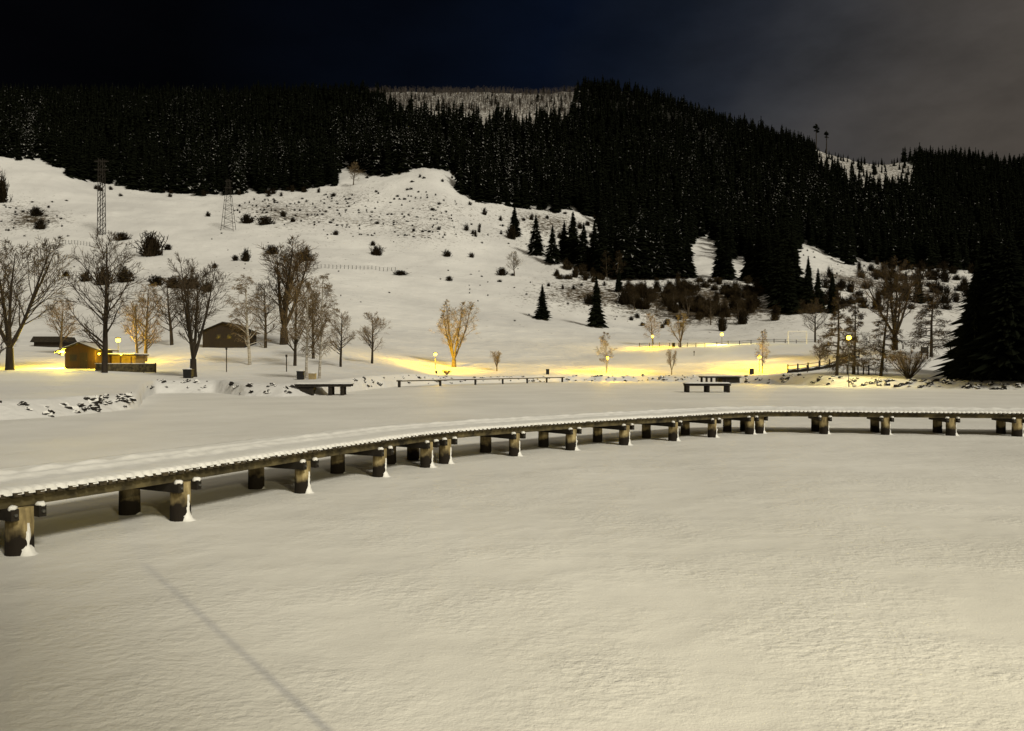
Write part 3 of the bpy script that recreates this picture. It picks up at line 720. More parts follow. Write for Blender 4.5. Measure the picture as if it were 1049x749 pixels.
def snowp(px, py):
    n1, n2 = mnoise.noise((px / 30, py / 18, 4)), mnoise.noise((px / 75, py / 45, 9))
    g_ = lambda cx, cy, rx, ry: math.exp(-(((px - cx) / rx) ** 2 + ((py - cy) / ry) ** 2))
    p = .012 + .05 * max(0, n2)
    p += .42 * g_(28, 140, 18, 26) + .30 * g_(235, 178, 60, 20) + .10 * g_(190, 130, 60, 22) + .55 * g_(410, 152, 52, 24) + .30 * g_(500, 180, 40, 35) + .14 * g_(575, 180, 40, 30)
    p += .16 * g_(545, 130, 60, 14) + .22 * g_(715, 160, 42, 34) + .12 * g_(800, 215, 70, 26) + .08 * g_(900, 225, 60, 25) + .2 * g_(665, 255, 30, 14)
    return max(0, 1.9 * p * (1 + 1.3 * n1))
def lev(p): return int(np.argmin([abs(p - q) for q in PLEV]))
rnd = random.Random(77)
cand = []
y = 345.0
while y < 1075:
    sp_ = 7.0 if y < 640 else (8.5 if y < 850 else 10)
    xw0 = (-110 - CX) / F * y; x = xw0 + rnd.random() * sp_
    while x < (1160 - CX) / F * y:
        xx = x + rnd.uniform(-.45, .45) * sp_; yy = y + rnd.uniform(-.45, .45) * sp_; x += sp_
        px = CX + xx / yy * F; z = hgt(px, yy); py = CY - (z - CAMH) / yy * F
        if py > float(edge(px)): continue
        if 612 < px < 707 and py > 234 and rnd.random() < .5: continue
        a1, a2 = clearing(np.float64(px), np.float64(py))
        if a1 and rnd.random() > (.75 if mnoise.noise((px / 16, py / 9, 2)) > .33 else .05): continue
        if a2 and rnd.random() > .22: continue
        if not (a1 or a2) and rnd.random() < .06: continue
        hh = (rnd.uniform(13, 27) + 3 * mnoise.noise((xx / 40, yy / 40, 1))) * (1.12 if 345 < px < 480 and yy < 560 else 1) * (1.0 if yy < 900 else .82)
        if rnd.random() < .06: hh *= 1.2
        if a1 or a2: hh *= .55
        cand.append((yy / hh, xx, yy, z, hh, px, py))
    y += sp_
cand.sort()
near = []; far = []
for c in cand:
    if len(near) < 250 and -8 < c[5] < 1057: near.append(c)
    else: far.append(c)
ZN = [(24, 'in the far left corner'), (50, 'in the frosted group above the left bushes'), (76, 'where the edge steps down at the left'), (104, 'just left of the narrow lattice tower'), (135, 'just right of the narrow lattice tower'), (170, 'midway between the two towers'),
      (205, 'a little left of the splayed tower'), (235, 'behind the splayed tower'), (265, 'just right of the splayed tower'), (300, 'behind the left scrub patch'), (346, 'left of the lone brown tree'), (380, 'beside the lone brown tree'), (412, 'at the left of the meadow top'), (444, 'at the middle of the meadow top'), (472, 'at the right corner of the meadow top'),
      (485, 'in the inner corner right of the meadow top'), (500, 'right of the meadow corner'), (530, 'above the first island spruce'), (546, 'between the first two island spruces'), (562, 'above the second island spruce'), (585, 'above the third island spruce'), (605, 'above the left end of the dense island'), (622, 'at the left end of the dense island'), (633, 'in the dense island, left third'), (646, 'in the dense island, middle'),
      (658, 'in the dense island above the round bush'), (670, 'above the upper street lamp'), (682, 'above the terrace rail fence start'), (692, 'above the golden-lit terrace tree'), (702, 'right of the golden-lit terrace tree'), (715, 'left rim of the snow gap'), (728, 'behind the small snow gap'), (742, 'right rim of the small snow gap'),
      (755, 'above the middle terrace lamp'), (768, 'right of the middle terrace lamp'), (780, 'left of the black clump'), (798, 'left half of the black clump'), (816, 'right half of the black clump'), (850, 'above the steep snow tongue'), (870, 'foot of the snow tongue'), (885, 'right of the snow tongue foot'), (915, 'left of the twin small spruces'), (930, 'above the left twin small spruce'), (950, 'above the right twin small spruce'), (970, 'right of the twin small spruces'), (990, 'left of the huge black spruce'), (1010, 'above the huge black spruce'), (2000, 'at the right picture edge')]
def zone(px): return next(n for lim, n in ZN if px < lim)
for (_, x, y, z, h, px, py) in near:
    o = link('spruce', con_mesh(('n', lev(snowp(px, py) * rnd.choice((0, .4, 1.2, 2.2))), rnd.randrange(3)))); o.location = (x, y, z - .4); w = h * rnd.uniform(.85, 1.1); o.scale = (w, w, h); o.rotation_euler.z = rnd.uniform(0, 6.28)
    tag(o, 'front-row forest spruce ' + zone(px), 'tree', 'front-row spruces ' + zone(px))
Vs, Fs, Ms = [], [], []; ofs = 0
for (_, x, y, z, h, px, py) in far:
    key = ('n' if y < 540 else 'f', lev(snowp(px, py) * rnd.choice((0, 0, .5, 1.2, 2.4))), rnd.randrange(3)); v, f, mi = CON[key]
    a = rnd.uniform(0, 6.28); w = h * rnd.uniform(.9, 1.2) * (1.0 if y < 600 else 1.2); ca_, sa_ = math.cos(a), math.sin(a)
    Vs.append(np.stack([(v[:, 0] * ca_ - v[:, 1] * sa_) * w + x, (v[:, 0] * sa_ + v[:, 1] * ca_) * w + y, v[:, 2] * h + z - .4], -1)); Fs.append(f + ofs); Ms.append(mi); ofs += len(v)
print('forest trees', len(far), 'faces', sum(len(f) for f in Fs))
tag(link('forest', big_mesh('forest', np.concatenate(Vs), np.concatenate(Fs), np.concatenate(Ms), [M['spruce'], M['frost']])), 'dark mass of snow-flecked spruces covering the mountain', 'forest', kind='stuff')

def put_con(px, base, top, label, sn=1, y=None, wide=1.0, key='h', group=None, trunk=True, y0=150):
    Y = y or hit(px, base, y0); p = at(px, Y); h = (base - top) / F * Y
    if y: p.z = CAMH + (CY - base) / F * Y if False else p.z
    r_ = empty('spruce', p - Vector((0, 0, .2)), label, 'tree', group, rnd.uniform(0, 6.28)); w = h * wide; r_.scale = (w, w, h)
    link('crown', con_mesh((key, sn, rnd.randrange(2 if key == 'b' else 3))), r_)
    t_ = MB(); t_.tube([(0, 0, -.02), (0, 0, .3), (0, 0, .9)], [.018, .014, .004], 7); t_.build('trunk', M['darkbark'], r_)
    return r_
put_con(555.5, 328, 291, 'lone dark spruce on the open slope, left of the taller lone one', 0, wide=1.4)
put_con(611, 336, 282, 'lone tall spruce on the slope above the birch and lamp', 0, wide=1.15)
put_con(634, 300, 272, 'short spruce behind the lone tall one at the thicket edge', 0, y0=250)
grp = 'island of spruces in the middle of the slope'
isl = [(527, 243, 209, 0), (549, 262, 219, 2), (566, 272, 231, 2), (587, 273, 217, 0), (598, 277, 228, 1), (578, 268, 226, 0), (609, 279, 226, 1), (618, 283, 224, 0), (628, 285, 230, 1), (639, 286, 226, 1), (648, 286, 229, 2), (658, 287, 222, 0), (667, 287, 230, 1), (676, 286, 236, 2), (686, 286, 228, 0), (696, 286, 234, 1), (705, 286, 243, 0)]
ORD = 'first second third fourth fifth sixth seventh eighth ninth tenth eleventh twelfth thirteenth fourteenth fifteenth sixteenth seventeenth'.split()
isl.sort()
labs = ['first spruce of the island on the slope, furthest from the others', 'snow-flecked spruce, second of the island on the slope', 'snow-flecked spruce, third of the island on the slope']
for i, (px, b_, t_, s_) in enumerate(isl):
    put_con(px, b_, t_, labs[i] if i < 3 else ORD[i] + ' spruce from the left in the dense spruce island on the slope', s_, y0=200, group=grp, wide=1.25)
isl2 = [(738, 286, 240, 0), (746, 287, 246, 0), (768, 288, 238, 0), (777, 290, 232, 0), (786, 293, 228, 0), (795, 300, 224, 0), (804, 309, 222, 0), (812, 316, 236, 0), (799, 316, 250, 0), (788, 302, 246, 0), (808, 322, 262, 0)]
isl2.sort()
for i, (px, b_, t_, s_) in enumerate(isl2): put_con(px, b_, t_, ORD[i] + ' black spruce from the left in the clump by the steep snow tongue', s_, y0=200, group='black spruce clump above the thicket end', wide=1.2)
put_con(828, 321, 263, 'narrow spruce at the right side of the black clump, against the snow slope', 0, y0=200)
put_con(838, 322, 275, 'smaller outermost spruce of the black clump, against the snow slope', 0, y0=200)
put_con(853, 322, 279, 'dark spruce behind the leftmost larch', 0, y0=200)
put_con(928, 309, 277, 'left one of two small dark spruces below the right-hand forest', 0, y0=220, wide=1.2)
put_con(941, 311, 275, 'right one of two small dark spruces below the right-hand forest', 0, y0=220, wide=1.2)
put_con(1016, 390, 226, 'huge black spruce filling the right end of the shore', 0, y=88, wide=1.5, key='b')
put_con(1050, 390, 214, 'huge black spruce half cut off by the right picture edge', 0, y=92, wide=1.5, key='b')
put_con(1034, 389, 232, 'bulky black spruce between the two huge ones on the shore', 0, y=84, wide=1.5, key='b')
put_con(1000, 388, 262, 'lower black spruce in front of the two huge ones', 0, y=86, wide=1.0, key='b')

for px, lab in ((836, 'left of two tall thin pines standing clear of the ridge skyline'), (846.5, 'right of two tall thin pines standing clear of the ridge skyline')):
    p = at(px, 1005); r_ = empty('pine', p, lab, 'tree', 'lone pines on the ridge'); hh = (hgt(px, 1005) * 0 + 34 if px < 840 else 31) 
    t_ = MB(); t_.tube([(0, 0, 0), (.3, 0, hh * .5), (.1, 0, hh)], [.8, .65, .4], 6); t_.build('trunk', M['darkbark'], r_)
    c_ = MB()
    for k in range(16): a = rnd.uniform(0, 6.28); q = rnd.uniform(0, 3.0); c_.ball((math.cos(a) * q, math.sin(a) * q, hh * rnd.uniform(.68, 1.0)), rnd.uniform(1.0, 2.0), k, 1.2, 1, (1, 1, .6))
    c_.build('crown', M['spruce'], r_)
# logged top: thin bare trees, stuff
rnd = random.Random(9); b_ = MB()
n = 0
while n < 3000:
    px = rnd.uniform(374, 592); Y = rnd.uniform(860, 1035); z = hgt(px, Y); py = CY - (z - CAMH) / Y * F
    if not clearing(np.float64(px), np.float64(py))[0]: n += 1; continue
    n += 1; x = (px - CX) / F * Y; h = rnd.uniform(3, 9); b_.tube([(x, Y, z), (x + rnd.uniform(-.4, .4), Y, z + h)], [.2, .08], 3)
    for k in range(5):
        zz = z + h * rnd.uniform(.3, .95); a = rnd.uniform(0, 6.28); l = h * .25; b_.tube([(x, Y, zz), (x + math.cos(a) * l, Y + math.sin(a) * l, zz + l * .9)], [.09, .04], 3)
tag(b_.build('woods', M['greytwig']), 'thin bare young trees scattered over the logged mountain top', 'woods', kind='stuff')

# ------------------------------------------------------------------ bushes and thicket
def bush_geo(seed, n=160):
    r_ = random.Random(seed); b_ = MB()
    for k in range(n):
        a = r_.uniform(0, 6.28); tl = abs(r_.gauss(0, .75)); tl = min(tl, 1.45); l = r_.uniform(.45, 1.05) * (1.0 - .25 * tl)
        x0, y0 = r_.gauss(0, .18), r_.gauss(0, .18); d = Vector((math.sin(tl) * math.cos(a), math.sin(tl) * math.sin(a), math.cos(tl)))
        p = Vector((x0, y0, -.05)); q = p + d * l * .55 + Vector((r_.uniform(-.06, .06), r_.uniform(-.06, .06), .04)); e_ = q + (d + Vector((r_.uniform(-.5, .5), r_.uniform(-.5, .5), .2))) * l * .4
        b_.tube([p, q, e_], [.03, .022, .012], 3)
        for j in range(3):
            s_ = q.lerp(e_, r_.random()); b_.tube([s_, s_ + Vector((r_.uniform(-1, 1), r_.uniform(-1, 1), r_.uniform(-.2, 1))) * .22], [.018, .010], 3)
    return b_
bgeo = [bush_geo(s) for s in (1, 2, 3, 4)]
bmesh_d = [g_.mesh('bush', M['scrub']) for g_ in bgeo]
BUSH = [ # px, base py, width px, height px, label
 (37, 222, 18, 9, 'dark flat-topped bush on the upper left slope'), (41, 236, 17, 10, 'dark bush just below the flat-topped one on the upper left slope'), (2, 210, 16, 30, 'tall dark bush cut by the left edge, below the forest'),
 (125, 248, 20, 8, 'low elongated dark bush above the tallest bare tree'), (155, 263, 34, 24, 'large dark bush alone on the slope right of the narrow lattice tower'), (172, 256, 10, 6, 'small bush hugging the right side of the large dark bush'),
 (68, 284, 9, 6, 'small round bush left of the tallest bare tree'), (88, 290, 16, 10, 'dark bush just left of the tallest bare tree crown'), (107, 292, 24, 20, 'round dark bush behind the tallest bare tree'), (128, 290, 22, 16, 'dark bush right behind the crown of the tallest bare tree'),
 (160, 293, 22, 10, 'left end bush of the dark row above the slim pair of trees'), (178, 296, 24, 12, 'second bush of the dark row above the slim pair of trees'), (196, 297, 26, 12, 'third bush of the dark row, behind the vase-shaped tree'), (212, 300, 16, 9, 'right end bush of the dark row, behind the vase-shaped tree'),
 (252, 268, 12, 13, 'upright dark bush above the dark cabin'), (241, 268, 9, 6, 'small pale bush beside the upright dark one above the cabin'), (220, 275, 7, 5, 'tiny bush on the slope above the dark cabin roof'), (279, 262, 22, 9, 'dark spreading bush behind the big dark tree top'), (312, 268, 22, 12, 'dark bush right of the big dark tree top'),
 (344, 241, 8, 5, 'tiny dark bush right below the speckled meadow'), (290, 224, 9, 6, 'small bush at the lower rim of the scrub right of the splayed tower'), (300, 229, 8, 5, 'tiny bush right of the small one by the splayed tower'), (272, 231, 22, 9, 'dark low shrub row end right of the splayed tower'), (253, 229, 20, 9, 'dark low shrub beside the splayed lattice tower'),
 (213, 223, 7, 5, 'tiny bush left of the splayed tower'), (386, 262, 16, 10, 'dark shrub in the middle of the open meadow'), (410, 283, 19, 5, 'flat dark shrub below the meadow fence'), (458, 263, 11, 7, 'small dark shrub on the pale middle slope'), (483, 266, 7, 5, 'tiny dark shrub right of the small one on the middle slope'),
 (460, 288, 9, 5, 'tiny shrub below the small one on the middle slope'), (514, 283, 14, 8, 'brown bush at the foot of the lone round bare tree'), (382, 252, 8, 5, 'tiny tuft just above the dark meadow shrub'), (524, 246, 14, 14, 'brown bush beside the first island spruce'),
 (604, 312, 18, 10, 'brown bush left of the lone tall spruce'), (640, 312, 20, 16, 'dark round bush right of the lone tall spruce'), (655, 318, 14, 12, 'dark bush at the lower left end of the thicket'), (740, 340, 14, 18, 'dark bush below the thicket above the middle terrace lamp'), (760, 332, 16, 14, 'dark bush at the thicket foot left of the goal frame'),
]
for px, by, w, h, lab in BUSH:
    Y = hit(px, by, 150); p = at(px, Y); o = link('bush', rnd.choice(bmesh_d), None, p, rnd.uniform(0, 6.28)); k = Y / F; o.scale = (w * k / 1.7, w * k / 1.7, h * k / .95)
    tag(o, lab, 'bush', 'bushes on the snowy slopes')
def stuff_scatter(name, regions, label, mats, zmul=1, seed=1, thin=1):
    r_ = random.Random(seed); Vs, Fs = [], []; ofs = 0; arrs = []
    for g_ in bgeo:
        v = np.array(g_.v); f = np.array([q for q in g_.f]); arrs.append((v, f))
    for (x0, x1, y0, y1, n, w, h) in regions:
        for k in range(n):
            px = r_.uniform(x0, x1); py = r_.uniform(y0, y1); Y = hit(px, py, 160); p = at(px, Y); v, f = arrs[r_.randrange(4)]
            if thin < 1: f = f[: int(len(f) * thin)]
            s = Y / F * w / 1.7 * r_.uniform(.6, 1.4); sz = Y / F * h / .95 * r_.uniform(.6, 1.4); a = r_.uniform(0, 6.28); ca_, sa_ = math.cos(a), math.sin(a)
            Vs.append(np.stack([(v[:, 0] * ca_ - v[:, 1] * sa_) * s + p.x, (v[:, 0] * sa_ + v[:, 1] * ca_) * s + p.y, v[:, 2] * sz + p.z], -1)); Fs.append(f + ofs); ofs += len(v)
    tag(link(name, big_mesh(name, np.concatenate(Vs), np.concatenate(Fs), None, mats)), label, 'undergrowth', kind='stuff')
stuff_scatter('undergrowth', [(655, 835, 296, 322, 64, 13, 12), (632, 700, 300, 318, 18, 12, 11), (700, 800, 318, 330, 20, 12, 13), (570, 640, 276, 290, 26, 10, 8), (700, 830, 290, 302, 30, 12, 7)], 'dark brown leafless thicket on the slope below the spruces', [M['thicket']], seed=4)
stuff_scatter('scrub', [(840, 1000, 283, 318, 60, 14, 10), (470, 640, 220, 245, 26, 7, 6), (880, 1000, 272, 288, 40, 10, 8), (370, 475, 176, 188, 10, 5, 3), (510, 640, 280, 300, 10, 7, 4), (640, 700, 325, 342, 8, 7, 5), (90, 345, 194, 203, 30, 7, 5), (352, 640, 195, 240, 30, 5, 3)], 'brown leafless scrub poking through the snow', [M['scrub']], seed=6, thin=.6)
stuff_scatter('grass', [(330, 470, 200, 245, 130, 3.2, 1.6), (240, 340, 205, 232, 70, 3.5, 2.0), (0, 70, 205, 245, 34, 4, 2), (480, 640, 230, 330, 40, 3, 1.6), (60, 500, 240, 320, 46, 2.4, 1.4), (820, 890, 255, 290, 30, 3, 1.5)], 'tufts of dead grass standing out of the meadow snow', [M['scrub']], seed=8, thin=.4)

# ------------------------------------------------------------------ lattice towers
def bar(b_, a, c, r): b_.tube([a, c], [r, r], 4)
p = at(104, hit(104, 241, 200)); k = p.y / F
tw_ = empty('lattice_tower', p, 'narrow straight lattice tower on the left slope, its top lost against the forest', 'pylon')
b_ = MB(); Ht = 78 * k; w = 2.9 * k
for sx in (-1, 1):
    for sy in (-1, 1): bar(b_, (sx * w, sy * w, -1), (sx * w * .75, sy * w * .75, Ht), .16)
b_.build('leg', M['dark_wood'], tw_)
b_ = MB(); N = 15
for i in range(N):
    z0, z1 = Ht * i / N, Ht * (i + 1) / N; a0, a1 = w * (1 - .25 * i / N), w * (1 - .25 * (i + 1) / N)
    for sy in (-1, 1):
        s = 1 if i % 2 else -1; bar(b_, (-s * a0, sy * a0, z0), (s * a1, sy * a1, z1), .10); bar(b_, (-a0, sy * a0, z0), (a0, sy * a0, z0), .09)
        bar(b_, (sy * a0, -s * a0, z0), (sy * a1, s * a1, z1), .10)
b_.build('brace', M['dark_wood'], tw_)
b_ = MB()
for zz in (.86, .97): b_.box((0, 0, Ht * zz), (w * 5, .5, .35))
b_.build('crossarm', M['dark_wood'], tw_)
p = at(234, hit(234, 238, 200)); k = p.y / F
tw2 = empty('lattice_tower', p, 'slim lattice tower with splayed legs standing before the snowy forest edge', 'pylon')
Ht = 52 * k
for sx in (-1, 1):
    b_ = MB()
    for sy in (-1, 1): bar(b_, (sx * 6.5 * k, sy * 4 * k, -1), (sx * 1.2 * k, sy * 1.2 * k, Ht), .11)
    b_.build('leg', M['dark_wood'], tw2)
b_ = MB(); N = 12
for i in range(N):
    u0, u1 = i / N, (i + 1) / N; a0, a1 = (6.5 - 5.3 * u0) * k, (6.5 - 5.3 * u1) * k; c0, c1_ = (4 - 2.8 * u0) * k, (4 - 2.8 * u1) * k; s = 1 if i % 2 else -1
    for sy in (-1, 1): bar(b_, (-s * a0, sy * c0, Ht * u0), (s * a1, sy * c1_, Ht * u1), .07); bar(b_, (-a1, sy * c1_, Ht * u1), (a1, sy * c1_, Ht * u1), .06)
b_.build('brace', M['dark_wood'], tw2)
b_ = MB()
for zz, ww in ((.84, 8), (.97, 7)): b_.box((0, 0, Ht * zz), (ww * k, .4, .3))
b_.build('crossarm', M['dark_wood'], tw2)

# meadow fence
def fence(name, pts, label, n, hpx, wire=True, mat='dark_wood', rail=False, r=.09):
    a = [at(px, Y) for px, Y in pts]; k = a[0].y / F
    f_ = empty(name, a[0], label, 'fence')
    tot = sum((a[i + 1] - a[i]).length for i in range(len(a) - 1)); P = []
    px_ = np.linspace(0, len(pts) - 1, n)
    pp = []
    for u in px_:
        i = min(int(u), len(pts) - 2); q = u - i; px = pts[i][0] * (1 - q) + pts[i + 1][0] * q; Y = pts[i][1] * (1 - q) + pts[i + 1][1] * q; pp.append(at(px, Y) - a[0])
    for q in pp:
        b_ = MB(); b_.tube([q + Vector((0, 0, -.3)), q + Vector((0, 0, hpx * k))], [r, r * .9], 6, cap=True); b_.build('fence_post', M[mat], f_)
    b_ = MB()
    for h in ((.55, .9) if not rail else (.45, .85)): b_.tube([q + Vector((0, 0, hpx * k * h)) for q in pp], .02 if not rail else .05, 4)
    b_.build('wire' if not rail else 'rail', M[mat], f_)
fence('fence', [(305, hit(305, 275, 200)), (355, hit(355, 276, 200)), (405, hit(405, 278, 200))], 'line of thin fence posts across the open meadow', 26, 4)
fence('fence', [(58, hit(58, 250, 200)), (92, hit(92, 252, 200))], 'short line of fence posts on the left slope by the narrow tower', 12, 4)
fence('fence', [(655, 183), (690, 175), (720, 172), (760, 176), (800, 180), (838, 182)], 'low rail fence along the edge of the upper terrace', 18, 4, rail=True)
fence('fence', [(868, 99), (890, 98)], 'short fence of uneven stakes with a low rail beside the thin larch', 5, 10, rail=True, r=.10)
fence('fence', [(925, 129), (940, 130), (970, 132), (985, 132)], 'row of spaced dark posts on top of the mound', 5, 5, r=.12)

# ------------------------------------------------------------------ street lamps
def lamp_light(parent, loc, power, col=(1, .72, .03), rad=.22):
    ld = bpy.data.lights.new('lamp_light', 'POINT'); ld.energy = power; ld.color = col; ld.shadow_soft_size = rad
    l = bpy.data.objects.new('lamp_light', ld); C.objects.link(l); l.parent = parent; l.location = loc; return l
def street_lamp(px, Y, lamp_py, label, power, col=(1, .61, .0), group='street lamps around the far shore', g=.27):
    p = at(px, Y); h = CAMH + (CY - lamp_py) / F * Y - p.z; h = max(h, 2.4)
    r_ = empty('street_lamp', p, label, 'street lamp', group)
    b_ = MB(); b_.tube([(0, 0, -.2), (0, 0, .6), (0, 0, h - g)], [.075, .055, .045], 8, cap=True); b_.build('pole', M['steel'], r_)
    b_ = MB(); b_.tube([(0, 0, h + g * .8), (0, 0, h + g * 1.1), (0, 0, h + g * 1.35)], [g * 1.3, g * 1.1, g * .2], 10, cap=True); b_.build('lamp_hood', M['steel'], r_)
    b_ = MB(); b_.ball((0, 0, h), g, 0, 0, 2); b_.build('globe', M['lamp'], r_, True)
    lamp_light(r_, (0, 0, h), power, col, g + .03); return r_
LP = 34000
street_lamp(446, 130, 364, 'lit yellow street lamp left of the golden-lit bare tree', LP * 1.5)
street_lamp(622, 129.5, 368.5, 'lit yellow street lamp at the foot of the slender birch', LP * 1.5)
street_lamp(668.5, 176, 344.5, 'lit yellow street lamp on the terrace before the round bare tree', LP)
street_lamp(739.5, 178, 347, 'brightest lit lamp on the terrace left of the goal frame', LP * .9, (1, .8, .15), g=.36)
street_lamp(778, 129.5, 368.5, 'lit yellow street lamp against the bright yellow bank', LP * 2.0)
street_lamp(869.5, 92, 346, 'lit warm street lamp on the mound between the larches', LP * .2, (1, .78, .22))
street_lamp(121, 108, 348.5, 'tall lit lamp above the annex of the small hut', LP * .8, g=.32)
def wall_lamp(px, py, Y, label, power):
    x = (px - CX) / F * Y; z = CAMH + (CY - py) / F * Y
    r_ = empty('wall_lamp', (x, Y, z), label, 'wall lamp', 'wall lamps of the lit hut')
    b_ = MB(); b_.ball((0, 0, 0), .13, 0, 0, 2); b_.build('globe', M['lamp'], r_, True)
    b_ = MB(); b_.box((.12, .0, .14), (.34, .08, .06)); b_.build('bracket', M['steel'], r_)
    lamp_light(r_, (0, 0, 0), power, rad=.16)

# ------------------------------------------------------------------ buildings
def roof_prism(b_, w, d, z0, rise, ov, th, mi=0, ovl=None):
    """gable facing the viewer: ridge along y"""
    for s in (-1, 1):
        o_ = ov if (s > 0 or ovl is None) else ovl
        sl = rise / (w / 2); e_ = w / 2 + o_
        a = (0, z0 + rise); c = (s * e_, z0 + rise - sl * e_)
        y0, y1 = -d / 2 - ov * .8, d / 2 + ov * .8
        ra = [(a[0], y0, a[1]), (c[0], y0, c[1]), (c[0], y0, c[1] + th), (a[0], y0, a[1] + th)]
        rb = [(q[0], y1, q[2]) for q in ra]
        b_.poly(ra if s < 0 else ra[::-1], rb if s < 0 else rb[::-1], mi)
def gable_house(name, px, Y, wpx, eave_px, rise_px, d, label, wallm, ov=.5, ovl=None, door=True, wins=(), rz=0, dz=0, snow=.10, roofm='dark_wood'):
    k = Y / F; w = wpx * k; he = eave_px * k; ri = rise_px * k; p = at(px, Y); p.z += dz
    p.y += d / 2
    r_ = empty(name, p, label, 'hut', rz=rz)
    b_ = MB(); ra = [(-w / 2, -d / 2, -.6), (w / 2, -d / 2, -.6), (w / 2, -d / 2, he), (0, -d / 2, he + ri), (-w / 2, -d / 2, he)]; rb = [(q[0], d / 2, q[2]) for q in ra]
    b_.poly(ra, rb); b_.build('wall', M[wallm], r_)
    b_ = MB(); roof_prism(b_, w, d, he + .02, ri, ov, .12, ovl=ovl); rf = b_.build('roof', M[roofm], r_)
    if snow:
        b_ = MB(); roof_prism(b_, w, d, he + .145, ri, ov - .06, snow, ovl=(ovl - .06) if ovl else None); b_.build('roof_snow', M['snow'], rf)
    if door:
        b_ = MB(); b_.box((w * .12, -d / 2 - .03, .95), (.9, .06, 1.9)); dr = b_.build('door', M['cabinwood'], r_)
        b_ = MB(); b_.ball((w * .12 + .35, -d / 2 - .09, .95), .05); b_.build('handle', M['steel'], dr)
    for wx, wz in wins:
        b_ = MB(); b_.box((wx * w, -d / 2 - .025, wz), (.85, .05, .8)); f_ = b_.build('window', M['dark_wood'], r_)
        b_ = MB(); b_.box((wx * w, -d / 2 - .055, wz), (.7, .02, .65)); b_.build('pane', M['glass'], f_)
    return r_
gable_house('hut', 82, 92, 31, 20, 6, 4.0, 'small brown wooden hut with lights on its front wall', 'hutwood', .55, ovl=1.1, wins=((-.22, 1.3),), snow=.05)
gable_house('cabin', 229, 128, 43, 17, 9, 6.0, 'dark wooden cabin with gable facing the lake, unlit', 'cabinwood', .6, wins=((-.12, 1.9), (.14, 1.9)), door=False, snow=.0)
# annex with ochre wall and snowy flat roof
k = 95 / F; p = at(118, 95); an = empty('annex', p + Vector((0, 2, 0)), 'low open stall with ochre wall and flat roof beside the small hut', 'stall')
b_ = MB(); b_.box((0, 0, 15 * k / 2 - .2), (36 * k, 2.4, 15 * k)); b_.build('wall', M['yellowwall'], an)
b_ = MB(); b_.box((0, -.4, 15 * k - .1), (42 * k, 3.8, .14)); rf = b_.build('roof', M['dark_wood'], an)
b_ = MB(); b_.box((0, -.4, 15 * k + .03), (41.5 * k, 3.75, .12)); b_.build('roof_snow', M['snow'], rf)
for sx in (-17, -6, 6, 17): b_ = MB(); b_.box((sx * k, -2.1, 15 * k / 2 - .3), (.13, .13, 15 * k)); b_.build('roof_post', M['hutwood'], an)
# low building with dark roof behind the lit snow
k = 134 / F; p = at(45, 134); lb = empty('shed', p + Vector((0, 3, 0)), 'low shed with long dark roof left behind the lit hut', 'shed')
zt = max(1.6, CAMH + (CY - 344.5) / F * 134 - p.z)
b_ = MB(); b_.box((0, 0, zt * .35), (28 * k, 4, zt * .7 + 1)); b_.build('wall', M['cabinwood'], lb)
b_ = MB(); b_.box((0, 0, zt - .5), (33 * k, 5, 1.0), taper=.86); b_.build('roof', M['dark_wood'], lb)
# low board wall
k = 88 / F; p = at(128, 88); wl = empty('board_wall', p, 'long low wooden board wall right of the tallest bare tree base', 'wall')
for i in range(5):
    b_ = MB(); b_.box(((-24 + i * 12.2) * k, 0, .42), (12 * k, .1, .95)); o = b_.build('panel', M['beam'], wl)
b_ = MB()
for i in range(6): b_.box(((-30 + i * 12.2) * k, .1, .45), (.12, .12, 1.1))
b_.build('post', M['hutwood'], wl)
b_ = MB(); b_.box((0, 0, .93), (61 * k, .16, .06)); b_.build('snow_cap', M['snow'], wl)
wall_lamp(64, 363, 93.5, 'leftmost lit wall lamp, on the corner of the small hut', 30000)
wall_lamp(101.5, 362.5, 91.5, 'lit lamp between the small hut and the stall', 1500)
wall_lamp(124, 363, 92.5, 'lit lamp under the flat roof of the stall', 1800)

# ------------------------------------------------------------------ bins and boxes
def bin_(px, Y, w, h, mat, name, label, cat, lid=True):
    p = at(px, Y); r_ = empty(name, p, label, cat)
    b_ = MB(); b_.box((0, 0, h / 2 - .05), (w, w * .8, h), taper=1.06); o = b_.build('body', M[mat], r_); bevel(o, .02)
    b_ = MB(); b_.box((0, 0, h - .02), (w * 1.12, w * .9, .07)); b_.build('lid', M[mat], r_)
    b_ = MB(); b_.ball((0, 0, h + .03), w * .5, px, .2, 2, (1, .8, .22)); b_.build('snow_cap', M['snow'], r_, True)
bin_(193, 77, .78, .85, 'black', 'litter_bin', 'square black box on the snow beside the vase-shaped tree', 'bin')
bin_(308, 75, .62, .80, 'black', 'litter_bin', 'dark square bin left of the two pale birches', 'bin')
bin_(320, 75.5, .62, .55, 'tan', 'storage_box', 'low tan box between the two pale birches', 'box')
bin_(561, 125, .5, .85, 'black', 'litter_bin', 'small dark bin on the far shore at the end of the thin footway', 'bin')
bin_(770, 124, .6, .9, 'black', 'litter_bin', 'dark bin on the far shore left of the lamp on the yellow bank', 'bin')
bin_(690, 174, .6, .9, 'black', 'litter_bin', 'dark bin on the terrace edge near the golden-lit tree', 'bin')
bin_(447, 122, .3, .4, 'black', 'litter_bin', 'tiny dark box in the snow below the leftmost shore lamp', 'box')

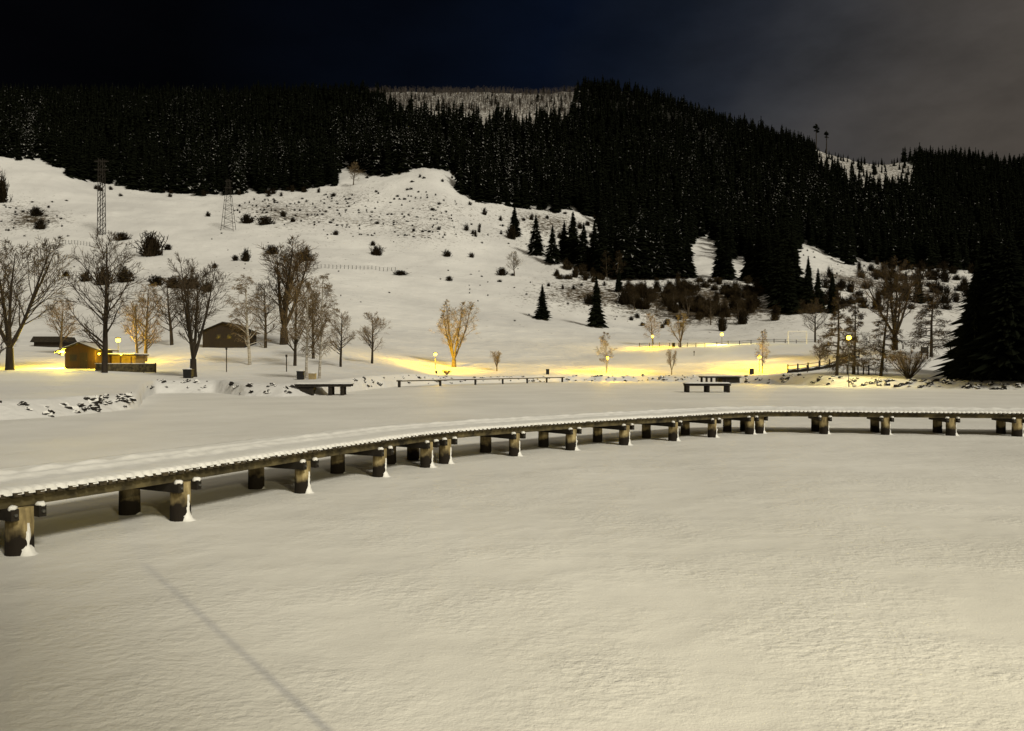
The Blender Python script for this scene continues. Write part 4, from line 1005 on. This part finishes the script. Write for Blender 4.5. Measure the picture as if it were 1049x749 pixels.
# goal frame
k = 172 / F; p = at(817, 172); gf = empty('goal', p, 'white goal frame with net on the upper terrace', 'goal')
zt = CAMH + (CY - 339.5) / F * 172 - p.z
for sx in (-9.5, 9.5): b_ = MB(); b_.tube([(sx * k, 0, -.2), (sx * k, 0, zt)], .11, 6); b_.build('goal_post', M['white'], gf)
b_ = MB(); b_.tube([(-9.5 * k, 0, zt), (9.5 * k, 0, zt)], .11, 6); b_.build('crossbar', M['white'], gf)
b_ = MB()
for i in range(13): x_ = (-9.5 + 19 * i / 12) * k; b_.tube([(x_, .05, zt), (x_, 1.3, 0)], .008, 3)
for j in range(7): u = j / 6; b_.tube([(-9.5 * k, .05 + 1.25 * u, zt * (1 - u)), (9.5 * k, .05 + 1.25 * u, zt * (1 - u))], .008, 3)
b_.build('net', M['white'], gf)
# log edging climbing the mound
le = []; rnd = random.Random(31)
pts = [(808, 113), (820, 112), (832, 112), (842, 113), (852, 114), (860, 116), (868, 118), (878, 121)]
lg = empty('log_steps', at(808, 113), 'snowy log and stone edging climbing the mound left of the larches', 'edging')
for (a, Ya), (c, Yc) in zip(pts[:-1], pts[1:]):
    A, B_ = at(a, Ya, .12) - lg.location, at(c, Yc, .12) - lg.location
    b_ = MB(); b_.tube([A, A.lerp(B_, .5) + Vector((0, 0, .08)), B_], [.24, .28, .22], 7, cap=True); o = b_.build('log', M['rock'], lg)
    b_ = MB(); b_.tube([A + Vector((0, .12, .22)), B_ + Vector((0, .12, .22))], [.16, .16], 6, cap=True); b_.build('snow_cap', M['snow'], o)
fence('stair_railing', [(807, 112), (825, 111), (845, 112.5), (862, 115.5), (880, 120)], 'dark timber railing with snow climbing the mound beside the larches', 8, 9, rail=True, r=.11)
# information board by the wide larch
p = at(947, 113); ib = empty('notice_board', p, 'dark notice board on two posts beside the wide-branched larch', 'notice board')
for sx in (-.45, .45): b_ = MB(); b_.box((sx, 0, .8), (.12, .12, 2.2)); b_.build('post', M['dark_wood'], ib)
b_ = MB(); b_.box((0, -.07, 1.3), (1.1, .05, .9)); b_.build('board', M['dark_wood'], ib)
# thin marker posts on the lawn under the left trees
for px, Y, h, lab in ((232, 92, 2.9, 'thin post standing in the snow in front of the dark cabin'), (293.5, 92, 2.0, 'thin post standing in the snow left of the dark bin'), (711, 150, .9, 'short stake in the snow on the slope above the sapling'), (827, 108, 1.0, 'short stake at the foot of the log edging')):
    p = at(px, Y); r_ = empty('marker_post', p, lab, 'post'); b_ = MB(); b_.tube([(0, 0, -.2), (0, 0, h)], .06, 6, cap=True); b_.build('pole', M['darkbark'], r_)
    b_ = MB(); b_.box((0, -.02, h - .12), (.22, .06, .3)); b_.build('marker_plate', M['darkbark'], r_)

# ------------------------------------------------------------------ promenade lamp and flagpole behind the viewer (the pole's shadow lies on the ice)
LPOS = Vector((7.4, -6.2, 6.6))
r_ = empty('street_lamp', (LPOS.x, LPOS.y, .95), 'tall promenade lamp on the near bank that lights the foreground snow', 'street lamp')
b_ = MB(); b_.tube([(0, 0, -.2), (0, 0, 1), (0, 0, LPOS.z - 1.05)], [.09, .07, .05], 10, cap=True); b_.build('pole', M['steel'], r_)
b_ = MB(); b_.tube([(0, 0, 5.78), (0, 0, 5.84), (0, 0, 5.92)], [.3, .28, .05], 12, cap=True); b_.build('lamp_hood', M['steel'], r_)
ld = bpy.data.lights.new('flood_light', 'SPOT'); ld.energy = 6000; ld.color = (1, .88, .55); ld.shadow_soft_size = .02; ld.spot_size = R(95); ld.spot_blend = 1
lo = bpy.data.objects.new('flood_light', ld); C.objects.link(lo); lo.location = LPOS
lo.rotation_euler = (Vector((3.5, 14, 0)) - LPOS).to_track_quat('-Z', 'Y').to_euler()
u = Vector((-.6, .8, 0)); pb = Vector((LPOS.x, LPOS.y, 0)) + u * 6.2
b_ = MB(); b_.tube([(0, 0, -.3), (0, 0, 3.75)], [.015, .013], 10, cap=True)
fp_ = empty('flagpole', (pb.x, pb.y, .8), 'slim pole on the near bank casting a long thin shadow over the ice', 'pole'); b_.build('pole', M['steel'], fp_)

# unseen house-shaped block added behind and left of the viewer to shade the lower left of the ice
bh = empty('shade_block', (-9.0, -8.5, .9), 'added unseen block behind the viewer that shades the lower left ice', 'shade block')
b_ = MB(); b_.box((0, 0, 5.8), (29, 7.6, 12)); b_.build('wall', M['cabinwood'], bh)
b_ = MB()
for s_ in (-1, 1):
    ra = [(-15, s_ * 4.3, 11.4), (15, s_ * 4.3, 11.4), (15, 0, 13.6), (-15, 0, 13.6)]; b_.poly(ra[::s_], [(x, y, z + .2) for x, y, z in ra[::s_]])
b_.build('roof', M['dark_wood'], bh)
